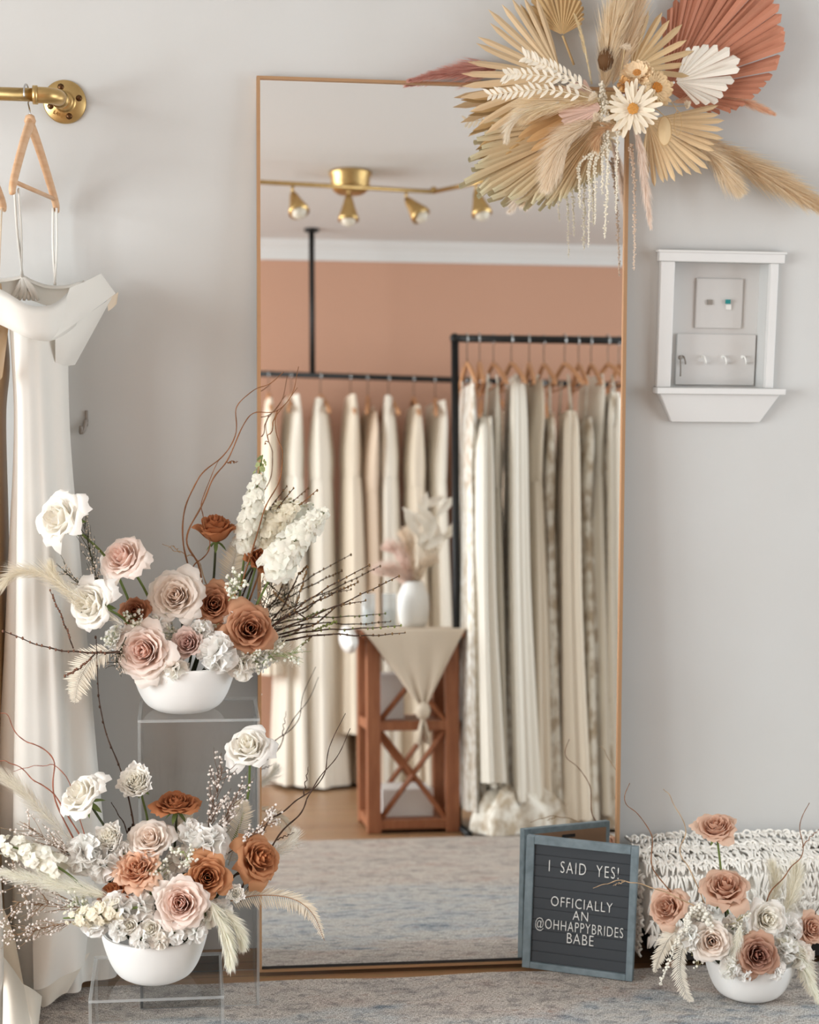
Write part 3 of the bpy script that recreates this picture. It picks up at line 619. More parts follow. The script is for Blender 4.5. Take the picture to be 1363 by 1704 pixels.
rb = thing('garment_rack', 'free standing black pipe garment rack full of beaded gowns', 'clothes rack', ((b0[0] + bx_end[0])/2, YBk, 0))
mb = MBuild(); tube(mb, [[b0[0], YBk, bz_], [bx_end[0], YBk, bz_]], .015, sides=16); mb.build('rail', M_DARKMETAL, rb)
for x in (b0[0], bx_end[0]):
    mb = MBuild(); tube(mb, [[x, YBk, bz_], [x, YBk, .02]], .015, sides=16); blob(mb, (x, YBk, bz_), .021, (.8, .8, .8)); mb.build('post', M_DARKMETAL, rb)
    mb = MBuild(); tube(mb, [[x, YBk - .26, .013], [x, YBk + .26, .013]], .013, sides=12); mb.build('foot', M_DARKMETAL, rb)

def gown_hanger(x, y, zr, label, group, rot=0.0):
    t = thing('gown_hanger', label, 'hanger', (x, y, zr), group); o_ = np.array([x, y, zr]); c, s_ = math.cos(rot), math.sin(rot)
    R_ = lambda p: o_ + np.array([p[0]*c - p[1]*s_, p[0]*s_ + p[1]*c, p[2]])
    mb = MBuild(); tube(mb, [R_((0, q, -.095 - .10*(abs(q)/.21)**1.3)) for q in np.linspace(-.21, .21, 17)], [.006] + [.009]*15 + [.006], sides=8); tube(mb, [R_((0, -.19, -.185)), R_((0, .19, -.185))], .004, sides=6); mb.build('body', M_HANGER2, t)
    mb = MBuild(); tube(mb, [R_((0, 0, -.09)), R_((0, 0, -.03))] + [R_((0, .024*math.cos(k), -.004 + .024*math.sin(k))) for k in np.linspace(-1.4, 3.6, 12)], .0024, sides=6); mb.build('hook', M_STEEL, t)
def rack_gown(x, y, zr, zb, wpx, m, label, group, cat_='gown', seed=0, top=.16, dep=.17, flare=1.6, shoulder=.6, rot=0.0, straps=True, sleeve=0):
    rnd = random.Random(seed); zt_ = zr - top; H = zt_ - zb
    t = thing('hanging_gown', label, cat_, (x, y, zb), group); hw = wpx
    mb = MBuild(); d = (math.sin(rot), math.cos(rot))
    keys = [(np.array([x, y, zt_]), dep*.9, hw*.34*shoulder, .02), (np.array([x, y, zt_ - .10]), dep*1.0, hw*.6*shoulder, .05), (np.array([x, y, zt_ - .26]), dep*.8, hw*.66, .06), (np.array([x, y, zt_ - .38]), dep*.72, hw*.62, .06)]
    mb2 = keys[-1:]
    loft(mb, interp_rows(keys, 14), 48, d, [((3, 5), .5), ((6, 9), .5)], seed=seed); mb.build('bodice', m, t)
    keys2 = [keys[-1], (np.array([x, y, zt_ - .38 - (H - .38)*.35]), dep*.95, hw*.82, .10), (np.array([x, y, zb + (H - .38)*.25]), dep*1.15, hw*1.0*(1 + .2*(flare - 1)), .16), (np.array([x, y, zb]), dep*1.3, hw*(1 + .45*(flare - 1)), .20)]
    mb = MBuild(); loft(mb, interp_rows(keys2, 26), 72, d, [((4, 6), .45), ((7, 10), .4), ((12, 16), .25)], seed=seed + 1); mb.build('skirt', m, t)
    if sleeve:
        mb = MBuild(); loft(mb, interp_rows([(np.array([x, y + dep*.62, zt_ + .0]), .02, .018, .1), (np.array([x - .006, y + dep*.85, zt_ - .12]), .034, .028, .35), (np.array([x - .008, y + dep*.95, zt_ - H*.5]), .040, .034, .4), (np.array([x + .004, y + dep*1.15, zb + .02]), .055, .046, .45)], 30), 40, (0, 1), [((3, 4), .5), ((7, 7), .4)], seed=seed + 7); mb.build('overskirt', M_IVORY if sleeve == 2 else m, t)
    if straps:
        for q in (-.8, .8):
            mb = MBuild(); tube(mb, [[x + math.sin(rot)*q*.14, y + q*.14, zr - .15], [x, y + q*.13, zt_ - .01]], .005, sides=6); mb.build('strap', m, t)
    return t
# ceiling rail gowns
GA = 'gowns on the ceiling hung rail'; HA = 'hangers on the ceiling hung rail'
rowA = [(447, 668, 1120, 26, M_CREAM, 'cream chiffon'), (485, 662, 1300, 34, M_IVORY, 'plain ivory satin'), (533, 668, 1335, 40, M_IVORY, 'full skirted ivory satin'), (583, 652, 1215, 34, M_CREAM, 'slim cream'), (612, 690, 1300, 28, M_BLUSHG, 'blush tulle'),
        (646, 662, 1320, 32, M_IVORY, 'strappy ivory'), (688, 680, 1320, 34, M_CREAM, 'soft cream crepe'), (724, 672, 1320, 24, M_IVORY, 'narrow ivory')]
ordn = ['first', 'second', 'third', 'fourth', 'fifth', 'sixth', 'seventh', 'eighth', 'ninth', 'tenth', 'eleventh', 'twelfth']
def railA(px): 
    p = RY(px, 622 + (px - 436)*19/596., YA); return p
for i, (px, pt, pb, wp, m, desc) in enumerate(rowA):
    p = railA(px); zb = max(.015, RY(px, pb, YA)[2]); q = RY(px + wp/2, pt + 300, YA)[0] - RY(px - wp/2, pt + 300, YA)[0]
    zt_ = RY(px, pt, YA)[2]
    gown_hanger(p[0], YA, p[2], f'orange wood hanger of the {desc} gown on the ceiling rail', HA, rot=.15*math.sin(i*2.1))
    rack_gown(p[0], YA, p[2], zb, q*.80, m, f'{desc} gown, {ordn[i]} from the left on the ceiling hung rail', GA, seed=40 + i, top=max(.10, p[2] - zt_), dep=.18, flare=2.2 if i == 2 else 1.5, rot=.15*math.sin(i*2.1), shoulder=.8)
for j, px in enumerate((775, 800, 832, 868, 905, 948, 985, 1015)):
    p = railA(px); m = (M_CREAM, M_IVORY, M_BLUSHG, M_CREAM)[j % 4]
    gown_hanger(p[0], YA, p[2], f'{ordn[j]} hanger from the black post on the rear rail behind the beaded gowns', HA, rot=.2*math.sin(j*1.7))
    rack_gown(p[0], YA, p[2], .03, .045, m, f'plain gown half hidden behind the beaded gowns, {ordn[j]} from the black post', GA, seed=70 + j, dep=.17, rot=.2*math.sin(j*1.7))
# standing rack gowns
GB = 'gowns on the standing pipe rack'; HB = 'hangers on the standing pipe rack'
rowB = [(777, 645, 1340, 22, M_SEQ, 'silvery beaded'), (797, 700, 1300, 22, M_IVORY, 'plain ivory strapped'), (822, 650, 1330, 24, M_IVORY, 'wide sleeved ivory'), (850, 632, 1330, 24, M_SEQ, 'white shimmering beaded'), (880, 640, 1320, 28, M_CREAM, 'cream tulle veiled'), (906, 700, 1350, 26, M_LACE, 'dark patterned lace'),
        (938, 690, 1360, 32, M_CREAM, 'puff shouldered cream'), (963, 700, 1372, 26, M_LACE, 'leafy ivory lace'), (984, 630, 1345, 30, M_IVORY, 'pointed shouldered ivory'), (1010, 660, 1365, 28, M_LACE, 'gold toned lace'), (1031, 720, 1370, 24, M_SEQ, 'edge most beaded')]
for i, (px, pt, pb, wp, m, desc) in enumerate(rowB):
    p = RY(px, 566, YBk); zb = max(.015, RY(px, pb, YBk)[2]); q = RY(px + wp/2, pt + 300, YBk)[0] - RY(px - wp/2, pt + 300, YBk)[0]; zt_ = RY(px, pt, YBk)[2]
    yy = YBk + .015*math.sin(i*2.3)
    gown_hanger(p[0], yy, bz_, f'wooden hanger of the {desc} gown on the standing pipe rack', HB, rot=.12*math.sin(i*1.9))
    rack_gown(p[0], yy, bz_, zb, q*.80, m, f'{desc} gown, {ordn[i]} from the post on the standing pipe rack', GB, seed=90 + i, top=max(.1, bz_ - zt_), dep=.17, flare=1.5, rot=.12*math.sin(i*1.9), shoulder=.75, sleeve={1: 2, 3: 2, 6: 1, 9: 2}.get(i, 0))
# train heap on the floor
mb = MBuild(); q = RZ(856, 1372, 0); q[1] = -2.42; q[0] = RZ(856, 1385, 0)[0]; rn = np.random.RandomState(5)
U, Vv = np.meshgrid(np.linspace(0, 2*PI, 120, endpoint=False), np.linspace(0, 1, 24)); r = 1 - Vv
rr = (.175 + .03*np.sin(3*U + 1) + .02*np.sin(7*U))*np.sin(np.clip(r*1.6, 0, PI/2)); zz = .17*(1 - r**2.2) + .018*np.sin(9*U + 5*r)*r*(1 - r)*3 + .012*np.sin(15*U)*r*(1 - r)*3
mb.add(np.stack([q[0] + rr*np.cos(U)*1.0, q[1] - .03 + rr*np.sin(U)*.75, .012 + zz], 2), gridf(24, 120, True))
tag(mb.build('gown_train', M_LACE, loc=(q[0], q[1], 0)), 'heaped lace train lying on the floorboards under the standing pipe rack', 'gown train')

# ---------------------------------------------------------------- wooden plant stand with cloth, vase and candles
YT = -2.52; YTb = -2.90
pl0, pr0 = RY(612, 1385, YT)[0], RY(766, 1385, YT)[0]; zt_ = RY(690, 1048, YT)[2]
tb = thing('side_table', 'brown wooden side table with crossed braces and two shelves', 'table', ((pl0 + pr0)/2, (YT + YTb)/2, 0)); pw = .052
for x in (pl0, pr0 - pw):
    for y in (YT - pw, YTb):
        mb = MBuild(); box(mb, (x, y, .001), (x + pw, y + pw, zt_ - .03)); bevel(mb.build('leg', M_TABLE, tb, smooth=False), .004)
mb = MBuild(); box(mb, (pl0 - .02, YTb - .02, zt_ - .03), (pr0 + .02, YT + .02, zt_)); bevel(mb.build('tabletop', M_TABLE, tb, smooth=False), .004)
zm = RY(690, 1208, YT)[2]; zl = RY(690, 1372, YT)[2]
for z in (zm, zl):
    mb = MBuild(); box(mb, (pl0 + .004, YTb + .004, z - .018), (pr0 - .004, YT - .004, z + .018)); bevel(mb.build('shelf', M_TABLE, tb, smooth=False), .003)
for z0, z1 in ((zl + .02, zm - .02), (zm + .02, zt_ - .04)):
    for y in (YT - pw/2, YTb + pw/2):
        for a, b in ((pl0 + pw, pr0 - pw), (pr0 - pw, pl0 + pw)):
            mb = MBuild(); tube(mb, [[a, y, z0], [b, y, z1]], .018, sides=4, flat=.6, up=(0, 1, 0)); mb.build('cross_brace', M_TABLE, tb, smooth=False)
# knitted cloth: flat over the top with a hanging point
cl = thing('table_cloth', 'oatmeal knitted triangular cloth draped over the side table with a tasselled point', 'cloth', ((pl0 + pr0)/2, YT, zt_))
cx0, cx1 = pl0 - .022, pr0 + .022; tip = RY(703, 1178, YT + .03)
mb = MBuild(); nu, nv = 40, 30; U, Vv = np.meshgrid(np.linspace(0, 1, nu), np.linspace(0, 1, nv))
top_ = np.stack([cx0 + (cx1 - cx0)*U, YTb + (YT + .026 - YTb)*Vv, zt_ + .0035 + 0*U], 2)
xt = tip[0]; drop = zt_ - tip[2]
s_ = Vv; hx0 = cx0 + (xt - .012 - cx0)*s_**.9; hx1 = cx1 + (xt + .012 - cx1)*s_**.9
hang = np.stack([hx0 + (hx1 - hx0)*U, YT + .028 + .010*np.sin(U*PI*5)*s_ + .012*s_, zt_ + .0035 - drop*s_ - .006*np.sin(PI*s_)], 2)
mb.add(np.concatenate([top_, hang[1:]]), gridf(2*nv - 1, nu)); mb.build('cloth', M_KNIT, cl)
mb = MBuild(); k0 = tip + [0, .012, 0]; blob(mb, k0 + [0, 0, -.01], .030, (.8, .8, .8), (1, .8, 1.2)); rn = random.Random(2)
for i in range(14):
    a = rn.uniform(0, 6.28); tube(mb, [k0 + [0, 0, -.03], k0 + [.012*math.cos(a), .012*math.sin(a), -.07], k0 + [.024*math.cos(a), .018*math.sin(a), -.12 - rn.random()*.02]], .005, sides=5)
mb.build('tassel', M_KNIT, cl)
vz = zt_ + .0075
vc = RY(688, 1018, -2.70); vc = np.array([vc[0], -2.70, vz])
mb = MBuild(); lathe(mb, [(0, 0), (.045, 0), (.056, .02), (.062, .07), (.060, .12), (.046, .155), (.038, .17), (.040, .175), (.034, .172), (.034, .15), (0, .1)], (0, 0, 0), 40); tag(mb.build('vase', M_BOWL, loc=vc, local=True), 'white ceramic vase on the side table in the mirror', 'vase')
for i, px in enumerate((613, 648)):
    c = RY(px, 1016, -2.62); c = np.array([c[0], -2.62, vz])
    g = thing('glass_cylinder', ['clear glass candle cylinder at the table edge in the mirror', 'clear glass candle cylinder touching the white vase in the mirror'][i], 'glass', c, 'glass candle cylinders')
    mb = MBuild(); lathe(mb, [(0, .001), (.027, .001), (.027, .13), (.0245, .13), (.0245, .006), (0, .006)], c, 28); mb.build('glass', M_GLASS, g)
    mb = MBuild(); lathe(mb, [(0, .007), (.018, .007), (.018, .07), (0, .072)], c, 20); mb.build('candle', M_WHITEP, g)
mb = MBuild(); c = RY(596, 1062, YT + .0); U, Vv = np.meshgrid(np.linspace(0, 2*PI, 30, endpoint=False), np.linspace(0, 1, 20))
r = .042*np.sin(Vv*PI)**.4; mb.add(np.stack([c[0] - .028 + r*np.cos(U)*.8 , YT - .25 + .32*Vv, zt_ - .02 + r*np.sin(U)*1.2 - .03*Vv], 2), gridf(20, 30, True))
tag(mb.build('rolled_cloth', M_BOWL, loc=(c[0], YT, zt_)), 'rolled white cloth hanging over the corner of the side table', 'cloth')
mb = MBuild(); box(mb, (pl0 + .062, YTb + .075, zl + .019), (pr0 - .09, YT - .075, zl + .125)); bevel(tag(mb.build('storage_box', M_BOX, loc=((pl0 + pr0)/2, -2.7, zl + .019), smooth=False), 'pale box on the lowest shelf of the side table', 'box'), .004)
mb = MBuild(); box(mb, (pl0 + .058, YTb + .085, zm + .019), (pl0 + .15, YT - .08, zm + .19)); bevel(tag(mb.build('paper_box', M_BOX, loc=(pl0 + .1, -2.7, zm + .019), smooth=False), 'upright white box on the middle shelf of the side table', 'box'), .004)

# ---------------------------------------------------------------- flower builders
def lerp(a, b, t): return a + (b - a)*t
def petals(mb, c, axis, R, cin, cout, seed, n=30, opn=1.0, hgt=1.0, reflex=.5, point=.5, ruffle=.02, jit=.12, spin=None):
    rnd = random.Random(seed); t1, t2, a = basis(axis); M = np.array([t1, t2, a]); c = np.asarray(c, float)
    nu, nv = 7, 8; u = np.linspace(-1, 1, nu); v = np.linspace(0, 1, nv); U, Vv = np.meshgrid(u, v); th0 = rnd.uniform(0, 6.28)
    for i in range(n):
        t = i/(n - 1.0); th = th0 + i*2.39996 + rnd.uniform(-.25, .25); j = lambda: 1 + rnd.uniform(-jit, jit)
        rt = R*(.05 + .95*t**1.05*opn)*j(); ztip = R*hgt*(.50 - (.30 + .45*reflex)*t**1.7) + R*rnd.uniform(-.5, .5)*jit*t
        p0 = (R*.02, -.42*R*hgt); p1 = (R*(.12 + .50*t), -.40*R*hgt); p2 = (R*(.07 + (.62 + .16*reflex)*t*opn)*j(), R*hgt*(.46 - .16*t)); p3 = (rt, ztip)
        wa = (1.75 - 1.10*t)*j(); ws = (.30 + .70*np.sin(PI*(.08 + .62*Vv)))*np.where(Vv > .7, 1 - .35*((Vv - .7)/.3)**2, 1)
        ve = Vv*(1 - .10*U**2 - point*.16*np.abs(U)**1.3*Vv)
        b = [(1 - ve)**3, 3*ve*(1 - ve)**2, 3*ve**2*(1 - ve), ve**3]
        rho = b[0]*p0[0] + b[1]*p1[0] + b[2]*p2[0] + b[3]*p3[0]; z = b[0]*p0[1] + b[1]*p1[1] + b[2]*p2[1] + b[3]*p3[1]
        cu = reflex*t*rnd.uniform(.5, 1.3); f = rnd.uniform(3, 6); ph = rnd.uniform(0, 6.28)
        edge = np.clip((Vv - .55)/.45, 0, 1)**2
        rho = rho + R*cu*.16*edge*U**2 + R*ruffle*np.sin(U*f + ph)*Vv*(1 + t); z = z - R*cu*.30*edge*(U**2*.8 + .25) + R*ruffle*1.4*np.cos(U*f*1.3 + ph)*Vv**2
        # outer petals flatten out of the circle so that they read as separate sheets
        ang = th + U*wa*ws*(1 - .25*t*Vv); flat = rho*np.cos((ang - th)*(.35*t))
        rho = lerp(rho, flat, .5)
        P = np.stack([rho*np.cos(ang), rho*np.sin(ang), z], 2) @ M + c
        k = np.clip(t*.85 + .15*Vv + rnd.uniform(-.08, .08), 0, 1)[..., None]
        mb.add(P, gridf(nv, nu), (cin*(1 - k) + cout*k).reshape(-1, 3))
def fluffball(mb, c, axis, R, col, seed, n=26, psize=.5, hemi=-.35, ruf=.25, colv=.05, squash=1.0):
    """a ball of thin upstanding frilled petals (carnation, hydrangea, stock floret)"""
    rnd = random.Random(seed); t1, t2, a = basis(axis); M = np.array([t1, t2, a]); c = np.asarray(c, float); nu = 6; u = np.linspace(-1, 1, nu); v = np.linspace(0, 1, 4); U, Vv = np.meshgrid(u, v)
    for i in range(n):
        z = 1 - (1 - hemi)*(i + .5)/n; r = math.sqrt(max(0, 1 - z*z)); th = i*2.39996 + rnd.uniform(-.4, .4)
        d = nrm(np.array([r*math.cos(th), r*math.sin(th), z*squash]) + np.array([rnd.uniform(-.3, .3) for _ in range(3)])); e1, e2, e3 = basis(d); rot = rnd.uniform(0, 6.28); s1 = e1*math.cos(rot) + e2*math.sin(rot); s2 = np.cross(d, s1)
        L = R*rnd.uniform(.85, 1.12); wd = psize*R*1.25*rnd.uniform(.75, 1.2); k = rnd.uniform(2.5, 5); ph = rnd.uniform(0, 6.28); bend = rnd.uniform(-.5, .5)*R
        x = U*wd*(.25 + .75*Vv**.8); zz = L*(.25 + .75*Vv) - L*.16*U**2*Vv; y_ = bend*Vv**2*.6 + ruf*wd*np.sin(U*k + ph)*Vv**1.5
        P = (x[..., None]*s1 + y_[..., None]*s2 + zz[..., None]*d) @ M + c
        mb.add(P, gridf(4, nu), np.clip(col*(1 + rnd.uniform(-colv, colv)), 0, 1))
def floret(mb, c, axis, R, col, seed):
    rnd = random.Random(seed); t1, t2, a = basis(axis); M = np.array([t1, t2, a]); U, Vv = np.meshgrid(np.linspace(-1, 1, 4), np.linspace(0, 1, 4))
    for L_, n in ((0, 5), (1, 4)):
        for i in range(n):
            th = 6.283*i/n + rnd.uniform(-.3, .3) + L_*.6; l = R*rnd.uniform(.8, 1.1)*(1 - .3*L_); w = R*.62*(1 - .2*L_)*np.sin(PI*(.10 + .62*Vv)); ph = rnd.uniform(0, 6.28); up_ = rnd.uniform(.1, .5) + .6*L_
            x, y_ = l*Vv, U*w; h = l*up_*Vv*(1 - .7*Vv) + R*.16*np.sin(U*2.5 + ph)*Vv - R*.15*Vv**2
            P = np.stack([x*math.cos(th) - y_*math.sin(th), x*math.sin(th) + y_*math.cos(th), h], 2) @ M + c; mb.add(P, gridf(4, 4), np.clip(col*rnd.uniform(.93, 1.04), 0, 1))
def daisy(mb, c, axis, R, col, seed, n=18, lift=.25, wid=.16, layers=1):
    rnd = random.Random(seed); t1, t2, a = basis(axis); M = np.array([t1, t2, a])
    for L_ in range(layers):
        for i in range(n):
            th = 6.283*i/n + rnd.uniform(-.08, .08) + L_*.17; l = R*rnd.uniform(.82, 1.05)*(1 - .16*L_); w = R*wid*rnd.uniform(.8, 1.2); rows = []
            for v in (0.12, .4, .75, .95, 1.0):
                ww = w*(.35 + .65*math.sin(PI*min(1, v*.8 + .12)))*(.35 if v == 1.0 else 1); h = R*(lift*v*v + .08*L_) + rnd.uniform(-.01, .01)*R
                for u in (-1, 0, 1): rows.append(np.array([v*l*math.cos(th) - u*ww*math.sin(th), v*l*math.sin(th) + u*ww*math.cos(th), h - .35*ww*(1 - abs(u))]) @ M + c)
            mb.add(rows, gridf(5, 3), np.clip(col*(1 + rnd.uniform(-.08, .08)), 0, 1))
def hairs(mb, path, n, length, wid, col, seed, spread=1.0, fwd=.8, lenprof=None, colv=.1, droop=.0):
    """a soft plume: fine tapering strands along a path"""
    rnd = np.random.RandomState(seed); P = cat(path, 60); T = np.gradient(P, axis=0); T /= np.linalg.norm(T, axis=1)[:, None]
    t = rnd.rand(n)**.9; idx = np.minimum(58, (t*59).astype(int)); fr = (t*59 - idx)[:, None]; o = P[idx]*(1 - fr) + P[idx + 1]*fr; d = T[idx]
    rd = rnd.randn(n, 3); rd -= (rd*d).sum(1)[:, None]*d; rd /= np.linalg.norm(rd, axis=1)[:, None]
    lp = np.sin(PI*np.clip(t*.86 + .10, 0, 1))**.7 if lenprof is None else lenprof(t)
    l = length*lp*rnd.uniform(.55, 1.15, n); dirv = d*fwd + rd*spread*rnd.uniform(.4, 1.1, n)[:, None]; dirv /= np.linalg.norm(dirv, axis=1)[:, None]
    sd = np.cross(dirv, rnd.randn(n, 3)); sd /= np.linalg.norm(sd, axis=1)[:, None]; w = wid*rnd.uniform(.6, 1.3, n)
    mid = o + dirv*(l*.55)[:, None] + np.array([0, 0, 1])*(droop*l*.1)[:, None]; tip = o + (dirv + d*.35)*l[:, None]*.95 - np.array([0, 0, 1])*(droop*l)[:, None]
    V = np.stack([o - sd*(w*.5)[:, None], o + sd*(w*.5)[:, None], mid + sd*(w*.5)[:, None], mid - sd*(w*.5)[:, None], tip], 1).reshape(-1, 3)
    b = np.arange(n)*5; C = np.clip(col*(1 + rnd.uniform(-colv, colv, n))[:, None], 0, 1)
    mb.V.append(V); mb.C.append(np.repeat(C, 5, 0)); mb.F.extend((np.stack([b, b + 1, b + 2, b + 3], 1) + mb.n).tolist()); mb.F.extend((np.stack([b + 3, b + 2, b + 4], 1) + mb.n).tolist()); mb.n += len(V)
def leaf(mb, p, d, nrm_, L, w, col, curl=.15, tip=.0):
    d = nrm(d); s = nrm(np.cross(d, nrm_)); n_ = np.cross(s, d); V = []
    for v in (0, .25, .5, .75, 1):
        ww = w*(.12 + math.sin(PI*min(1, .08 + v*.86))*.9)*(1 if v < 1 else .15); q = np.asarray(p) + d*L*v - n_*L*curl*v*v
        V += [q - s*ww + n_*ww*.25, q, q + s*ww + n_*ww*.25]
    mb.add(V, gridf(5, 3), col)
def fern(name, label, pts, y, lw, col, parent_group=None, nleaf=46, seed=0, cat_='fern', hang=0.0, stemcol=None, dy=None):
    nleaf = int(nleaf*1.25); rnd = random.Random(seed); P = cat([W(p[0], p[1], y + (p[2] if len(p) > 2 else 0)) for p in pts], nleaf + 4); T, _, _ = frames(P)
    t = thing(name, label, cat_, P[0], parent_group); mb = MBuild(); tube(mb, P, np.linspace(.0014, .0005, len(P)), stemcol if stemcol is not None else col*.8, sides=5); mb.build('stem', M_WOODY, t)
    mb = MBuild(); k = K(y)
    for i in range(2, nleaf + 2):
        f = i/(nleaf + 2.0); L = lw*k*math.sin(PI*min(1, .18 + f*.80))**.8*rnd.uniform(.85, 1.1); view = -FW
        for sg_ in (-1, 1):
            d = nrm(np.cross(T[i], view))*sg_ + T[i]*.55 + view*rnd.uniform(-.2, .25) - np.array([0, 0, hang])
            leaf(mb, P[i], d, view, L*rnd.uniform(.8, 1.1), L*.020 + .0008, np.clip(col*rnd.uniform(.9, 1.06), 0, 1), curl=rnd.uniform(.0, .2))
    mb.build('frond', M_DRY, t); return t
GREEN, DKGREEN, TWIG, DKTWIG, PALETWIG = S(104, 120, 66), S(60, 66, 44), S(128, 84, 52), S(66, 48, 38), S(178, 150, 118)
WHITE, CREAMW, BLUSH, BLUSH2 = S(255, 252, 242), S(253, 246, 228), S(247, 228, 216), S(236, 196, 182)
COLS = {'white': (S(255, 250, 238), S(255, 252, 248)), 'blush': (S(250, 218, 204), S(255, 246, 238)), 'pblush': (S(252, 234, 220), S(255, 249, 242)), 'toffee': (S(184, 124, 92), S(216, 166, 132)), 'rust': (S(166, 100, 64), S(196, 130, 88)),
        'caramel': (S(194, 128, 86), S(220, 164, 122)), 'peach': (S(232, 180, 144), S(244, 208, 182)), 'tan': (S(218, 172, 146), S(236, 204, 182)), 'mauve': (S(212, 172, 160), S(238, 216, 206)), 'dusty': (S(164, 112, 98), S(222, 182, 158)), 'brown': (S(164, 104, 76), S(202, 146, 114))}
def stem_path(c, axis, R, base, bend=.5):
    a = nrm(axis); s = np.asarray(c) - a*R*.40; e = np.asarray(base); m_ = s - a*np.linalg.norm(s - e)*.35*bend + (e - s)*.25
    return cat([s, m_, e], 14)
def base_pt(B, px_c, spread=.5):
    c, R, H = B; x = (px_c - c[0])*.25; return c + np.array([max(-R*.5, min(R*.5, x)), 0, H*.55])
def rose(B, px, py, rpx, dy, axis, colr, label, style='rose', seed=0, stemcol=None, **kw):
    y = B[0][1] + dy; c = W(px, py, y); R = rpx*K(y)*(1.17 if style == 'rose' else 1.08); cin, cout = COLS[colr]; nm = {'rose': 'rose', 'ball': 'ranunculus', 'carnation': 'carnation'}[style]
    t = thing(nm, label, nm, c); mb = MBuild()
    ax = RT*axis[0] + UP*axis[1] - FW*axis[2]
    if style == 'rose': petals(mb, c, ax, R, cin, cout, seed, **kw)
    elif style == 'ball': petals(mb, c, ax, R*1.05, cin, cout, seed, n=50, opn=.80, hgt=1.25, reflex=-.35, point=.0, ruffle=.03, jit=.07); 
    else: fluffball(mb, c, ax, R, cout, seed, n=int(kw.get('n', 44)*1.5), psize=kw.get('psize', .36), hemi=-.45, ruf=.32)
    mb.build('bloom', M_PETAL, t)
    base = base_pt(B, c[0]); sc_ = DKGREEN if stemcol is None else stemcol
    mb = MBuild(); P = stem_path(c, ax, R, base); tube(mb, P, np.linspace(.0026, .003, len(P)), sc_, sides=6)
    mb.build('stem', M_WOODY, t)
    mb = MBuild(); b0 = c - nrm(ax)*R*.42*kw.get('hgt', 1)
    t1, t2, a_ = basis(ax); blob(mb, b0, R*.13, GREEN)
    for k in range(5):
        th = k*1.2566 + seed; leaf(mb, b0, (t1*math.cos(th) + t2*math.sin(th))*.8 - a_*.35, a_, R*.5, R*.08, GREEN*.9, curl=.3)
    mb.build('calyx', M_WOODY, t); return t
def twig(name, label, pts, y, r0, r1, col, cat_='branch', side=(), buds=0, budcol=None, budr=.0022, seed=0, group=None, wob=.0015, n=70, ys=None):
    rnd = np.random.RandomState(seed); P = cat([W(p[0], p[1], y + (p[2] if len(p) > 2 else 0)) for p in pts], n)
    t = thing(name, label, cat_, P[0], group); mb = MBuild(); paths = [(P, r0, r1)]
    for s in side: 
        paths.append((cat([W(p[0], p[1], y + (p[2] if len(p) > 2 else 0)) for p in s], max(16, n//3)), (r0 + r1)/2, r1*.8))
    for k, (Q, a, b) in enumerate(paths):
        s_ = np.linspace(0, 1, len(Q)); wv = np.stack([np.sin(s_*23 + k), np.cos(s_*19 + 2*k), np.sin(s_*29 + 1)], 1)*wob*(s_*(1 - s_)*4)[:, None]
        Q = Q + wv; paths[k] = (Q, a, b); tube(mb, Q, np.linspace(a, b, len(Q))*(1 + .12*np.sin(s_*90)), np.clip(col*(1 + .2*np.sin(s_*37))[:, None], 0, 1), sides=6)
    mb.build('stem', M_WOODY, t)
    if buds:
        mb = MBuild(); bc = budcol if budcol is not None else col*1.5
        for Q, a, b in paths:
            for i in np.linspace(len(Q)*.18, len(Q) - 1, buds).astype(int):
                d = nrm(rnd.randn(3)); blob(mb, Q[i] + d*b*1.6, budr*rnd.uniform(.7, 1.2), np.clip(bc*rnd.uniform(.85, 1.1), 0, 1), (1, 1, 1.5))
        mb.build('bud', M_PETAL, t)['kind'] = 'stuff'
    return t
def spray(name, label, p0, p1, y, width_px, n, col, dotcol, dotr, seed, cat_='sprig', group=None, branch=3, dots=3, dz=.03):
    """a thinly branching sprig with tiny blossoms"""
    rnd = np.random.RandomState(seed); A, B_ = W(*p0, y), W(*p1, y); k = K(y); t = thing(name, label, cat_, A, group); mb = MBuild(); mf = MBuild(); L = np.linalg.norm(B_ - A); d = (B_ - A)/L
    sd = nrm(np.cross(d, FW))
    main = cat([A, (A + B_)/2 + sd*rnd.uniform(-.1, .1)*width_px*k, B_], 12); tube(mb, main, np.linspace(.0012, .0006, 12), col, sides=4)
    for i in range(n):
        f = rnd.uniform(.12, .95); o = A + (B_ - A)*f; w_ = rnd.uniform(-1, 1)*width_px*k*.5*(.35 + .65*f); e = o + d*L*rnd.uniform(.12, .32) + sd*w_ + FW*rnd.uniform(-dz, dz)
        Q = cat([o, (o + e)/2 + sd*w_*.15, e], 7); tube(mb, Q, np.linspace(.0008, .0004, 7), col, sides=4)
        for q in range(dots):
            g = rnd.uniform(.35, 1.0); pt = Q[min(6, int(g*6))] + rnd.randn(3)*dotr*1.3
            blob(mf, pt, dotr*rnd.uniform(.7, 1.25), np.clip(dotcol*rnd.uniform(.9, 1.05), 0, 1), (1, 1, 1.1))
    mb.build('stem', M_WOODY, t); mf.build('blossom', M_PETAL, t)['kind'] = 'stuff'; return t
